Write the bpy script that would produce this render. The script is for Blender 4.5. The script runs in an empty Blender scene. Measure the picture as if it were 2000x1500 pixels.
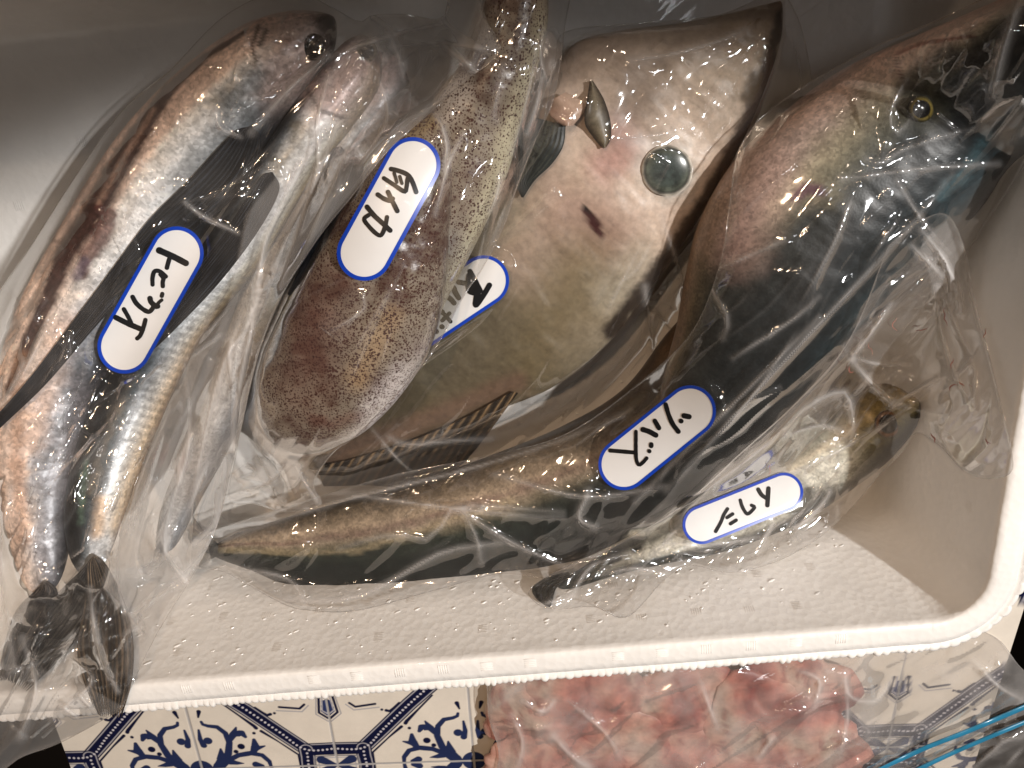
import bpy, math, random
import numpy as np

# ------------------------------------------------------------------ camera, world, lamps, exposure
TILT, FPX, DIST = math.radians(22), 1450.0, 0.42
CAM = np.array([0, DIST*math.sin(TILT), DIST*math.cos(TILT)])
FW = np.array([0, -math.sin(TILT), -math.cos(TILT)])
UPV = np.array([0, math.cos(TILT), -math.sin(TILT)])
scene = bpy.context.scene
cd = bpy.data.cameras.new('camera'); cam = bpy.data.objects.new('camera', cd)
scene.collection.objects.link(cam); scene.camera = cam
cam.location = CAM.tolist(); cam.rotation_euler = (-TILT, 0, 0)
cd.sensor_fit = 'HORIZONTAL'; cd.sensor_width = 36; cd.lens = FPX/2000*36
cd.clip_start = 0.01; cd.clip_end = 50

w = bpy.data.worlds.new('World'); scene.world = w; w.use_nodes = True
wn, wl = w.node_tree.nodes, w.node_tree.links
bg = wn['Background']
tc = wn.new('ShaderNodeTexCoord'); nz = wn.new('ShaderNodeTexNoise'); nz.inputs['Scale'].default_value = 2.2
rp = wn.new('ShaderNodeValToRGB')
rp.color_ramp.elements[0].position = .35; rp.color_ramp.elements[0].color = (.020, .015, .011, 1)
rp.color_ramp.elements[1].position = .75; rp.color_ramp.elements[1].color = (.19, .135, .095, 1)
wl.new(tc.outputs['Generated'], nz.inputs['Vector']); wl.new(nz.outputs['Fac'], rp.inputs['Fac'])
wl.new(rp.outputs['Color'], bg.inputs['Color']); bg.inputs['Strength'].default_value = .21


def aim(o, target):
    d = np.array(target, float)-np.array(o.location)
    from mathutils import Vector
    o.rotation_euler = Vector(d.tolist()).to_track_quat('-Z', 'Y').to_euler()


def spot(name, loc, target, energy, col, size_deg, blend, radius):
    l = bpy.data.lights.new(name, 'SPOT'); l.energy = energy; l.color = col
    l.spot_size = math.radians(size_deg); l.spot_blend = blend; l.shadow_soft_size = radius
    o = bpy.data.objects.new(name, l); scene.collection.objects.link(o)
    o.location = loc; aim(o, target); return o


def area(name, loc, target, energy, col, sx, sy):
    l = bpy.data.lights.new(name, 'AREA'); l.energy = energy; l.color = col
    l.shape = 'RECTANGLE'; l.size = sx; l.size_y = sy
    o = bpy.data.objects.new(name, l); scene.collection.objects.link(o)
    o.location = loc; aim(o, target); return o


spot('key_spot', (1.02, .36, 1.5), (-.02, -.255, .05), 116, (1.0, .985, .97), 26.2, .16, .03)
spot('warm_spot', (-.35, .62, 1.35), (.0, -.22, .05), 20, (1.0, .70, .46), 28, .35, .02)
area('glint_lamp', (.25, 1.25, 1.35), (0, 0, 0), 1.7, (1.0, .80, .62), .20, .05)  # small area lamps added for glints on the film and soft fill
area('glint_lamp', (-.7, .95, 1.35), (0, 0, 0), 1.3, (1.0, .74, .50), .06, .06)
area('glint_lamp', (.30, .42, 1.7), (0, -.1, 0), .8, (.95, .97, 1.0), .30, .04)

scene.view_settings.view_transform = 'Standard'
scene.view_settings.look = 'None'
scene.view_settings.exposure = 0.22
scene.view_settings.gamma = 1.0
scene.render.engine = 'CYCLES'
scene.cycles.transparent_max_bounces = 24
scene.cycles.max_bounces = 10

# ------------------------------------------------------------------ helpers
rng = np.random.RandomState(7)
COL = scene.collection
A = np.array


def P(u, v, z):
    """a point measured at photo pixel (u, v), lying at height z"""
    u = np.asarray(u, float); v = np.asarray(v, float); z = np.asarray(z, float)
    a = (u-1000)/FPX; b = (750-v)/FPX
    dx = a; dy = b*UPV[1]+FW[1]; dz = b*UPV[2]+FW[2]
    k = (z-CAM[2])/dz
    return np.stack([CAM[0]+dx*k, CAM[1]+dy*k, z+0*k], -1)


def proj(X):
    d = X-CAM
    dep = d@FW
    return 1000+FPX*d[..., 0]/dep, 750-FPX*(d@UPV)/dep


def hsh(ix, iy, seed):
    n = (ix.astype(np.int64)*374761393+iy.astype(np.int64)*668265263+seed*1442695041) & 0xffffffff
    n = ((n ^ (n >> 13))*1274126177) & 0xffffffff
    n = n ^ (n >> 16)
    return (n & 0xffffff)/float(0xffffff)


def vnoise(x, y, seed=0):
    ix = np.floor(x); iy = np.floor(y); fx = x-ix; fy = y-iy
    fx = fx*fx*(3-2*fx); fy = fy*fy*(3-2*fy)
    a = hsh(ix, iy, seed); b = hsh(ix+1, iy, seed); c = hsh(ix, iy+1, seed); d = hsh(ix+1, iy+1, seed)
    return (a*(1-fx)+b*fx)*(1-fy)+(c*(1-fx)+d*fx)*fy


def fbm(x, y, seed=0, oct=4):
    s = 0; a = .5; t = 0
    for k in range(oct):
        s = s+a*vnoise(x, y, seed+k*17); t += a; a *= .5; x = x*2.03+3.1; y = y*2.03+1.7
    return s/t


def lin(c, g=1.0):
    c = A(c, float)/255
    return np.where(c <= .04045, c/12.92, ((c+.055)/1.055)**2.4)*g


def smooth(pts, n):
    """catmull-rom through pts resampled to n points by arc length"""
    p = A(pts, float)
    if len(p) > 2:
        q = np.vstack([2*p[0]-p[1], p, 2*p[-1]-p[-2]])
        out = []
        for i in range(1, len(q)-2):
            t = np.linspace(0, 1, 16, endpoint=False)[:, None]
            a, b, c, d = q[i-1], q[i], q[i+1], q[i+2]
            out.append(.5*(2*b+(c-a)*t+(2*a-5*b+4*c-d)*t*t+(3*b-a-3*c+d)*t**3))
        out.append(p[-1:]); p = np.vstack(out)
    d = np.r_[0, np.cumsum(np.linalg.norm(np.diff(p, axis=0), axis=1))]
    s = np.linspace(0, d[-1], n)
    return np.stack([np.interp(s, d, p[:, k]) for k in range(p.shape[1])], -1)


def dpoly(U, V, pts, closed=False):
    """distance to a polyline and the arc fraction of the nearest point"""
    p = A(pts, float)
    if closed: p = np.vstack([p, p[:1]])
    L = np.r_[0, np.cumsum(np.linalg.norm(np.diff(p, axis=0), axis=1))]
    best = np.full(U.shape, 1e9); fr = np.zeros(U.shape)
    for i in range(len(p)-1):
        a, b = p[i], p[i+1]; ab = b-a; l2 = max((ab**2).sum(), 1e-9)
        t = np.clip(((U-a[0])*ab[0]+(V-a[1])*ab[1])/l2, 0, 1)
        d = np.hypot(U-a[0]-t*ab[0], V-a[1]-t*ab[1])
        m = d < best; best = np.where(m, d, best)
        fr = np.where(m, (L[i]+t*math.sqrt(l2))/max(L[-1], 1e-9), fr)
    return best, fr


def inside(U, V, poly):
    p = A(poly, float); r = np.zeros(U.shape, bool); j = len(p)-1
    for i in range(len(p)):
        xi, yi = p[i]; xj, yj = p[j]
        c = ((yi > V) != (yj > V)) & (U < (xj-xi)*(V-yi)/((yj-yi) if yj != yi else 1e-9)+xi)
        r ^= c; j = i
    return r


def sstep(a, b, x):
    t = np.clip((x-a)/(b-a), 0, 1); return t*t*(3-2*t)


# height field of everything laid down so far, in 4-px cells of the picture's angular grid
HS = 4; HU0, HV0 = -400, -200; HW, HH = 700, 525
gu = HU0+HS*np.arange(HW); gv = HV0+HS*np.arange(HH)
GU, GV = np.meshgrid(gu, gv)
BA = math.radians(5.6)      # turn of the box on the counter
ca, sa = math.cos(BA), math.sin(BA)


def to_box(x, y): return x*ca+y*sa, -x*sa+y*ca
def from_box(x, y): return x*ca-y*sa, x*sa+y*ca


RIM = .11
_e = P(1000, 1283, RIM); BY0 = float(to_box(_e[0], _e[1])[1])
_e = P(1952, 1040, RIM); BX1 = float(to_box(_e[0], _e[1])[0])
BX0 = -.335; BY1 = .214
DRAFT = .012
FLOORZ = 0.0; TABLE = -.022


def base_height():
    """height at which each line of sight meets the inside of the box"""
    z = np.zeros(GU.shape)
    for zt in np.linspace(0, RIM, 56):
        p = P(GU, GV, zt); bx, by = to_box(p[..., 0], p[..., 1])
        dr = DRAFT*(1-zt/RIM)
        out = (by < BY0+dr) | (bx > BX1-dr) | (bx < BX0+dr) | (by > BY1-dr)
        z = np.where(out, zt, z)
    return z


BASE = base_height()
HM = BASE.copy()


def blur(h, n=1):
    for _ in range(n):
        p = np.pad(h, 1, mode='edge')
        h = (p[:-2, 1:-1]+p[2:, 1:-1]+p[1:-1, :-2]+p[1:-1, 2:]+4*p[1:-1, 1:-1]
             + .5*(p[:-2, :-2]+p[2:, 2:]+p[:-2, 2:]+p[2:, :-2]))/10
    return h


def maxf(h):
    p = np.pad(h, 1, mode='edge')
    return np.max([p[a:a+h.shape[0], b:b+h.shape[1]] for a in range(3) for b in range(3)], axis=0)


def samp(H, u, v):
    x = np.clip((np.asarray(u, float)-HU0)/HS, 0, HW-1.001); y = np.clip((np.asarray(v, float)-HV0)/HS, 0, HH-1.001)
    i = x.astype(int); j = y.astype(int); fx = x-i; fy = y-j
    return (H[j, i]*(1-fx)+H[j, i+1]*fx)*(1-fy)+(H[j+1, i]*(1-fx)+H[j+1, i+1]*fx)*fy


def stamp(X):
    global HM
    u, v = proj(X.reshape(-1, 3))
    i = np.round((u-HU0)/HS).astype(int); j = np.round((v-HV0)/HS).astype(int)
    ok = (i >= 0) & (i < HW) & (j >= 0) & (j < HH)
    H = np.full(HM.shape, -1.0); np.maximum.at(H, (j[ok], i[ok]), X.reshape(-1, 3)[ok, 2])
    H = maxf(H); HM = np.maximum(HM, H)


# ------------------------------------------------------------------ mesh output
def mesh(name, V, F, mat, parent=None, cols=None, dots=None, smoothed=True):
    me = bpy.data.meshes.new(name)
    V = np.asarray(V, np.float32).reshape(-1, 3); F = np.asarray(F, np.int32)
    n = len(V); k = F.shape[1]
    me.vertices.add(n); me.vertices.foreach_set('co', V.ravel())
    me.loops.add(F.size); me.loops.foreach_set('vertex_index', F.ravel())
    me.polygons.add(len(F)); me.polygons.foreach_set('loop_start', np.arange(0, F.size, k, dtype=np.int32))
    me.update(calc_edges=True)
    if smoothed: me.polygons.foreach_set('use_smooth', np.ones(len(F), bool))
    if cols is not None:
        c = np.ones((n, 4), np.float32); c[:, :3] = np.clip(cols.reshape(-1, 3), 0, 1)
        at = me.color_attributes.new('Col', 'FLOAT_COLOR', 'POINT'); at.data.foreach_set('color', c.ravel())
    if dots is not None:
        at = me.attributes.new('dots', 'FLOAT', 'POINT'); at.data.foreach_set('value', np.asarray(dots, np.float32).ravel())
    me.validate()
    me.materials.append(mat)
    o = bpy.data.objects.new(name, me); COL.objects.link(o)
    if parent: o.parent = parent
    return o


def gridF(n, m, closed=False, off=0):
    i = np.arange(n-1)[:, None]; j = np.arange(m if closed else m-1)[None, :]
    j2 = (j+1) % m
    return (off+np.stack([i*m+j, i*m+j2, (i+1)*m+j2, (i+1)*m+j], -1)).reshape(-1, 4)


def thing(name, label, cat, group=None, kind=None):
    o = bpy.data.objects.new(name, None); COL.objects.link(o); o.empty_display_size = .02
    return tag(o, label, cat, group, kind)


def tag(o, label=None, cat=None, group=None, kind=None):
    if label: o['label'] = label
    if cat: o['category'] = cat
    if group: o['group'] = group
    if kind: o['kind'] = kind
    return o


# ------------------------------------------------------------------ materials
def nodes(name):
    m = bpy.data.materials.new(name); m.use_nodes = True
    nt = m.node_tree
    return m, nt.nodes, nt.links, nt.nodes['Principled BSDF']


def N(ns, t, **kw):
    n = ns.new(t)
    for k, v in kw.items():
        if k in n.inputs: n.inputs[k].default_value = v
        else: setattr(n, k, v)
    return n


def skin(name, rough=.34, metal=0.0, nscale=400, namp=.35, bscale=900, bump=.25, coat=.35, vor=None, scal=0):
    m, ns, ls, b = nodes(name)
    at = N(ns, 'ShaderNodeAttribute', attribute_name='Col')
    tcn = ns.new('ShaderNodeTexCoord')
    nz = N(ns, 'ShaderNodeTexNoise', Scale=nscale, Detail=5.0, Roughness=.65)
    ls.new(tcn.outputs['Object'], nz.inputs['Vector'])
    mr = N(ns, 'ShaderNodeMapRange'); mr.inputs['From Min'].default_value = .3; mr.inputs['From Max'].default_value = .7
    mr.inputs['To Min'].default_value = 1-namp; mr.inputs['To Max'].default_value = 1+namp
    ls.new(nz.outputs['Fac'], mr.inputs['Value'])
    mx = N(ns, 'ShaderNodeVectorMath', operation='SCALE')
    ls.new(at.outputs['Color'], mx.inputs[0]); ls.new(mr.outputs['Result'], mx.inputs['Scale'])
    ls.new(mx.outputs['Vector'], b.inputs['Base Color'])
    b.inputs['Roughness'].default_value = rough; b.inputs['Metallic'].default_value = metal
    b.inputs['Coat Weight'].default_value = coat; b.inputs['Coat Roughness'].default_value = .28; b.inputs['Coat Weight'].default_value = coat*.4
    b.inputs['Specular IOR Level'].default_value = .4
    if scal:  # scale shimmer put into the base colour, cell by cell
        vs_ = N(ns, 'ShaderNodeTexVoronoi', Scale=float(scal)); ls.new(tcn.outputs['Object'], vs_.inputs['Vector'])
        sc_ = ns.new('ShaderNodeSeparateColor'); ls.new(vs_.outputs['Color'], sc_.inputs[0])
        m5 = N(ns, 'ShaderNodeMapRange'); m5.inputs['To Min'].default_value = .78; m5.inputs['To Max'].default_value = 1.3
        ls.new(sc_.outputs[0], m5.inputs['Value'])
        mx2 = N(ns, 'ShaderNodeVectorMath', operation='SCALE'); ls.new(mx.outputs['Vector'], mx2.inputs[0]); ls.new(m5.outputs[0], mx2.inputs['Scale'])
        ls.new(mx2.outputs['Vector'], b.inputs['Base Color'])
    if vor:
        vt = N(ns, 'ShaderNodeTexVoronoi', Scale=vor); src = vt.outputs['Distance']
        ls.new(tcn.outputs['Object'], vt.inputs['Vector'])
    else:
        vt = N(ns, 'ShaderNodeTexNoise', Scale=bscale, Detail=4.0); src = vt.outputs['Fac']
        ls.new(tcn.outputs['Object'], vt.inputs['Vector'])
    bp = N(ns, 'ShaderNodeBump', Strength=bump, Distance=.0006)
    ls.new(src, bp.inputs['Height']); ls.new(bp.outputs['Normal'], b.inputs['Normal'])
    return m


M = {}
M['silver'] = skin('silver_skin', .36, .12, 260, .22, 500, .15, .25, scal=850)
M['flesh'] = skin('pale_flesh', .36, 0, 220, .16, 500, .3, .4)
M['dory'] = skin('tan_skin', .45, 0, 300, .2, 700, .12, .25)
M['dark'] = skin('smooth_fish_skin', .42, .05, 300, .2, 900, .06, .25, vor=1100, scal=900)
M['fin'] = skin('fin_membrane', .42, 0, 500, .3, 900, .1, .12)
M['meat'] = skin('raw_meat', .45, 0, 120, .3, 260, .3, .15)
M['eye'] = skin('eye_surface', .2, 0, 300, .4, 500, .02, .5)
M['cloudy'] = skin('cloudy_eye', .16, 0, 300, .3, 500, .02, .8)
M['tile'] = skin('glazed_tile', .16, 0, 60, .05, 60, .04, .4)


def squid_mat():
    m = skin('squid_skin', .3, 0, 260, .14, 600, .25, .45)
    ns, ls = m.node_tree.nodes, m.node_tree.links; b = ns['Principled BSDF']
    src = b.inputs['Base Color'].links[0].from_socket
    tcn = ns.new('ShaderNodeTexCoord'); at = N(ns, 'ShaderNodeAttribute', attribute_name='dots')
    last = src
    for sc, rad, colr in ((640, .17, (.050, .016, .012, 1)), (900, .20, (.06, .020, .015, 1)), (1300, .22, (.07, .026, .019, 1))):
        v = N(ns, 'ShaderNodeTexVoronoi', Scale=float(sc), voronoi_dimensions='3D')
        ls.new(tcn.outputs['Object'], v.inputs['Vector'])
        sp = ns.new('ShaderNodeSeparateColor'); ls.new(v.outputs['Color'], sp.inputs[0])
        r = N(ns, 'ShaderNodeMath', operation='MULTIPLY'); ls.new(sp.outputs[0], r.inputs[0]); ls.new(at.outputs['Fac'], r.inputs[1])
        r2 = N(ns, 'ShaderNodeMath', operation='MULTIPLY'); ls.new(r.outputs[0], r2.inputs[0]); r2.inputs[1].default_value = rad*1.7
        d = N(ns, 'ShaderNodeMath', operation='SUBTRACT'); ls.new(r2.outputs[0], d.inputs[0]); ls.new(v.outputs['Distance'], d.inputs[1])
        e = N(ns, 'ShaderNodeMath', operation='MULTIPLY'); ls.new(d.outputs[0], e.inputs[0]); e.inputs[1].default_value = 14; e.use_clamp = True
        mx = N(ns, 'ShaderNodeMix', data_type='RGBA'); ls.new(e.outputs[0], mx.inputs['Factor'])
        ls.new(last, mx.inputs[6]); mx.inputs[7].default_value = colr; last = mx.outputs[2]
    ls.new(last, b.inputs['Base Color'])
    return m


M['squid'] = squid_mat()


def film(name, veil=.1, tint=(.96, .95, .94), rough=.075, refl=.10, vscale=30):
    m, ns, ls, b = nodes(name); ns.remove(b)
    out = ns['Material Output']
    lw = N(ns, 'ShaderNodeLayerWeight', Blend=.16)
    mr = N(ns, 'ShaderNodeMapRange'); mr.inputs['To Min'].default_value = refl; mr.inputs['To Max'].default_value = .5
    ls.new(lw.outputs['Fresnel'], mr.inputs['Value'])
    tr = N(ns, 'ShaderNodeBsdfTransparent', Color=(*tint, 1))
    gl = N(ns, 'ShaderNodeBsdfGlossy', Roughness=rough, Color=(1, 1, 1, 1))
    m1 = ns.new('ShaderNodeMixShader'); ls.new(mr.outputs[0], m1.inputs[0]); ls.new(tr.outputs[0], m1.inputs[1]); ls.new(gl.outputs[0], m1.inputs[2])
    df = N(ns, 'ShaderNodeBsdfDiffuse', Color=(.78, .74, .71, 1)); tl = N(ns, 'ShaderNodeBsdfTranslucent', Color=(.78, .74, .71, 1))
    m2 = ns.new('ShaderNodeMixShader'); m2.inputs[0].default_value = .35; ls.new(df.outputs[0], m2.inputs[1]); ls.new(tl.outputs[0], m2.inputs[2])
    tcn = ns.new('ShaderNodeTexCoord'); nz = N(ns, 'ShaderNodeTexNoise', Scale=float(vscale), Detail=3.0)
    ls.new(tcn.outputs['Object'], nz.inputs['Vector'])
    v = N(ns, 'ShaderNodeMapRange'); v.inputs['From Min'].default_value = .35; v.inputs['From Max'].default_value = .7
    v.inputs['To Min'].default_value = veil*.45; v.inputs['To Max'].default_value = veil*1.7
    ls.new(nz.outputs['Fac'], v.inputs['Value'])
    at = N(ns, 'ShaderNodeAttribute', attribute_name='dots')
    ad = N(ns, 'ShaderNodeMath', operation='ADD'); ad.use_clamp = True
    ls.new(v.outputs[0], ad.inputs[0]); ls.new(at.outputs['Fac'], ad.inputs[1])
    m3 = ns.new('ShaderNodeMixShader'); ls.new(ad.outputs[0], m3.inputs[0]); ls.new(m1.outputs[0], m3.inputs[1]); ls.new(m2.outputs[0], m3.inputs[2])
    ls.new(m3.outputs[0], out.inputs['Surface'])
    return m


M['film_a'] = film('clear_film', .018)
M['film_b'] = film('milky_film', .04)
M['film_c'] = film('zip_bag_film', .21, refl=.11)


def plain(name, col, rough=.5, coat=0, nscale=80, namp=.06, bump=0, bscale=300, bdist=.0005):
    m, ns, ls, b = nodes(name)
    tcn = ns.new('ShaderNodeTexCoord'); nz = N(ns, 'ShaderNodeTexNoise', Scale=float(nscale), Detail=4.0)
    ls.new(tcn.outputs['Object'], nz.inputs['Vector'])
    r = ns.new('ShaderNodeValToRGB')
    r.color_ramp.elements[0].position = .3; r.color_ramp.elements[1].position = .7
    r.color_ramp.elements[0].color = (*[c*(1-namp) for c in col], 1); r.color_ramp.elements[1].color = (*[min(1, c*(1+namp)) for c in col], 1)
    ls.new(nz.outputs['Fac'], r.inputs['Fac']); ls.new(r.outputs['Color'], b.inputs['Base Color'])
    b.inputs['Roughness'].default_value = rough; b.inputs['Coat Weight'].default_value = coat
    if bump:
        n2 = N(ns, 'ShaderNodeTexVoronoi', Scale=float(bscale)); ls.new(tcn.outputs['Object'], n2.inputs['Vector'])
        n3 = N(ns, 'ShaderNodeTexNoise', Scale=float(bscale*.6), Detail=4.0); ls.new(tcn.outputs['Object'], n3.inputs['Vector'])
        ad = N(ns, 'ShaderNodeMath', operation='ADD'); ls.new(n2.outputs['Distance'], ad.inputs[0]); ls.new(n3.outputs['Fac'], ad.inputs[1])
        bp = N(ns, 'ShaderNodeBump', Strength=bump, Distance=bdist); ls.new(ad.outputs[0], bp.inputs['Height']); ls.new(bp.outputs['Normal'], b.inputs['Normal'])
    return m


M['foam'] = plain('polystyrene_foam', (.84, .81, .77), .42, .12, 40, .03, .35, 260, .0006)
M['sticker'] = plain('white_sticker_paper', (.70, .69, .68), .35, .1, 50, .04)
M['blue'] = plain('blue_print', (.005, .045, .40), .35, .1)
M['ink'] = plain('black_marker_ink', (.008, .008, .009), .35)
M['wet'] = plain('wet_foam_ridge', (.86, .84, .80), .12, .6)
M['zip'] = plain('blue_zip_plastic', (.025, .20, .34), .3, .3)
M['cable'] = plain('grey_white_cable', (.62, .60, .56), .4)
M['floor'] = plain('dark_floor', (.035, .024, .018), .6)
M['edge'] = plain('counter_edge', (.05, .035, .028), .5)
mw, ns_, ls_, b_ = nodes('water'); b_.inputs['Base Color'].default_value = (.9, .92, .93, 1)
b_.inputs['Roughness'].default_value = .04; b_.inputs['Transmission Weight'].default_value = 1; b_.inputs['IOR'].default_value = 1.33
M['water'] = mw


# ------------------------------------------------------------------ paint (skin markings)
GAIN = 1.0


def paint(C, U, V, strokes, seed=3):
    wob = (fbm(U/22, V/22, seed)-.5)*2; rag = (fbm(U/6, V/6, seed+5)-.5)*2
    for st in strokes:
        pts, wid, col = st[:3]
        al = st[3] if len(st) > 3 else 1.0; soft = st[4] if len(st) > 4 else .6; amp = st[5] if len(st) > 5 else .25
        d, f = dpoly(U, V, pts)
        if np.ndim(wid): wd = np.interp(f, np.linspace(0, 1, len(wid)), wid)
        else: wd = wid
        d = d+wob*wd*amp+rag*wd*amp*.6
        m = al*(1-sstep(wd*(1-soft), wd*(1+soft), d))
        C = C*(1-m[..., None])+lin(col, GAIN)*m[..., None]
    return C


def ramp(t, stops):
    xs = [s[0] for s in stops]; cs = A([lin(s[1], GAIN) for s in stops])
    return np.stack([np.interp(t, xs, cs[:, k]) for k in range(3)], -1)


def loft(name, left, right, zc, th, mat, parent, colf, n=None, m=64, rest=True, noise=.0, dots=None, sup=1.0, seed=1, und=None):
    Lp = A(left, float); Rp = A(right, float)
    ln = np.linalg.norm(np.diff(Lp, axis=0), axis=1).sum()
    n = n or int(ln/4.5)+8
    Lp = smooth(left, n); Rp = smooth(right, n)
    s = np.linspace(0, 1, n)
    ctr = (Lp+Rp)/2
    zz = np.interp(s, np.linspace(0, 1, len(zc)), zc); tt = np.interp(s, np.linspace(0, 1, len(th)), th)
    endt = np.sqrt(np.clip(1-(2*s-1)**10, 0, 1))
    ew = np.sqrt(np.clip(1-(2*s-1)**40, .02, 1))
    tt = tt*np.clip(endt, .02, 1)
    if rest:
        b = A([samp(BASE, *c) for c in ctr])
        zz = np.maximum(zz, b+tt*.9)
        k = np.ones(15)/15; zz = np.convolve(np.pad(zz, 7, mode='edge'), k, 'valid')
    ang = np.linspace(0, 2*np.pi, m, endpoint=False)
    c, sn = np.cos(ang), np.sin(ang)
    lat = np.sign(c)*np.abs(c)**sup; ver = np.sign(sn)*np.abs(sn)**(sup)
    pix = ctr[:, None]+ew[:, None, None]*(Rp-Lp)[:, None]/2*lat[None, :, None]
    X = P(pix[..., 0], pix[..., 1], zz[:, None]+0*lat[None])
    v2 = tt[:, None]*ver[None]
    lump = (fbm(pix[..., 0]/45, pix[..., 1]/45, seed)-.5)*2*noise
    X[..., 2] += v2+lump*np.clip(ver, 0, 1)[None]
    if und is not None: X[..., 2] += und(pix[..., 0], pix[..., 1])*np.clip(ver, 0, 1)[None]
    U, V = proj(X)
    hv = (Rp-Lp)/2; h2 = (hv**2).sum(1)+1e-6
    S = np.repeat(s[:, None], m, 1)
    T = np.clip(((U-ctr[:, :1])*hv[:, :1]+(V-ctr[:, 1:])*hv[:, 1:])/h2[:, None], -1, 1)
    cols = colf(S, T, U, V)
    if mat is M['silver'] or mat is M['dark']:
        st_ = fbm(S*26, T*15, seed+60, 3)-.5; s2_ = fbm(S*90, T*30, seed+70, 2)-.5  # lengthwise sheen streaks painted into the body colour
        cols = cols*(1+(.55*st_+.35*s2_)*(1 if mat is M['silver'] else .6))[..., None]
    dv = dots(S, T, U, V) if dots else None
    o = mesh(name, X.reshape(-1, 3), gridF(n, m, True), mat, parent, cols, dv)
    stamp(X[:, ver >= 0]); return o


def sheet(name, left, right, off, mat, parent, colf, n=90, m=28, ridge=.00012, rays=12, curl=0.0, sc=None, seed=1, ragged=0):
    """a thin fin laid over what is below; closed with a real thickness"""
    Lp = smooth(left, n); Rp = smooth(right, n)
    t = np.linspace(0, 1, m); s = np.linspace(0, 1, n)
    if ragged:
        e = 1-ragged*(.5+.5*np.sin(t*rays*6.3))*hsh(np.floor(t*rays), 0*t, seed)
        idx = s[:, None]*e[None]*(n-1); i0 = np.clip(idx.astype(int), 0, n-2); fr = (idx-i0)[..., None]
        tt = t[None, :, None]
        pl = Lp[i0]*(1-fr)+Lp[i0+1]*fr; pr = Rp[i0]*(1-fr)+Rp[i0+1]*fr
        pix = pl*(1-tt)+pr*tt
    else:
        pix = Lp[:, None]*(1-t[None, :, None])+Rp[:, None]*t[None, :, None]
    H = blur(maxf(maxf(HM)), 4)
    z = samp(H, pix[..., 0], pix[..., 1])+off
    z = z+ridge*np.sin(t*rays*2*np.pi)[None]*np.clip(s*6, 0, 1)[:, None]+curl*np.sin(t*np.pi)[None]
    X = P(pix[..., 0], pix[..., 1], z); B = X.copy(); B[..., 2] -= .0004
    S = np.repeat(s[:, None], m, 1); T = np.repeat(t[None], n, 0)
    cols = colf(S, T, pix[..., 0], pix[..., 1])
    V = np.concatenate([X, B[:, ::-1]], 1)
    C = np.concatenate([cols, cols[:, ::-1]], 1)
    o = mesh(name, V.reshape(-1, 3), gridF(n, 2*m, True), mat, parent, C)
    stamp(X); return o


def dome(name, u, v, r, h, mat, parent, colf, z=None, asp=1.0, ang=0.0, n=20, m=40, off=-.0005):
    """a raised round cap (eye) standing on what is below"""
    rr = np.linspace(0, 1, n)[:, None]; a = np.linspace(0, 2*np.pi, m, endpoint=False)[None]
    ex = r*rr*np.cos(a); ey = r*asp*rr*np.sin(a)
    pu = u+ex*math.cos(ang)-ey*math.sin(ang); pv = v+ex*math.sin(ang)+ey*math.cos(ang)
    zb = (float(np.median(samp(HM, pu, pv))) if z is None else z)+off
    zz = zb+h*np.sqrt(np.clip(1-rr**2, 0, 1))+0*a
    X = P(pu, pv, zz)
    cols = colf(rr+0*a, a+0*rr, pu, pv)
    o = mesh(name, X.reshape(-1, 3), gridF(n, m, True), mat, parent, cols)
    stamp(X); return o


# ------------------------------------------------------------------ setting: floor, counter, tiles
def quad(name, x0, x1, y0, y1, z0, z1, mat, **kw):
    V = [(x, y, z) for z in (z0, z1) for y in (y0, y1) for x in (x0, x1)]
    F = [(0, 2, 3, 1), (4, 5, 7, 6), (0, 1, 5, 4), (2, 6, 7, 3), (0, 4, 6, 2), (1, 3, 7, 5)]
    return mesh(name, V, F, mat, smoothed=False, **kw)


tag(quad('floor', -3, 3, -3, 3, -.95, -.93, M['floor']), kind='structure')

TA = math.radians(2.5)
_o = P(395, 1503, TABLE)
_r = P(660, 1497, TABLE); TP = float(math.hypot(_r[0]-_o[0], _r[1]-_o[1]))


def to_tile(x, y):
    dx, dy = x-_o[0], y-_o[1]
    return (dx*math.cos(TA)+dy*math.sin(TA))/TP, (-dx*math.sin(TA)+dy*math.cos(TA))/TP


def px_tile(pts):
    p = A(pts, float); q = P(p[:, 0], p[:, 1], TABLE); a, b = to_tile(q[:, 0], q[:, 1]); return np.stack([a, b], -1)


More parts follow.
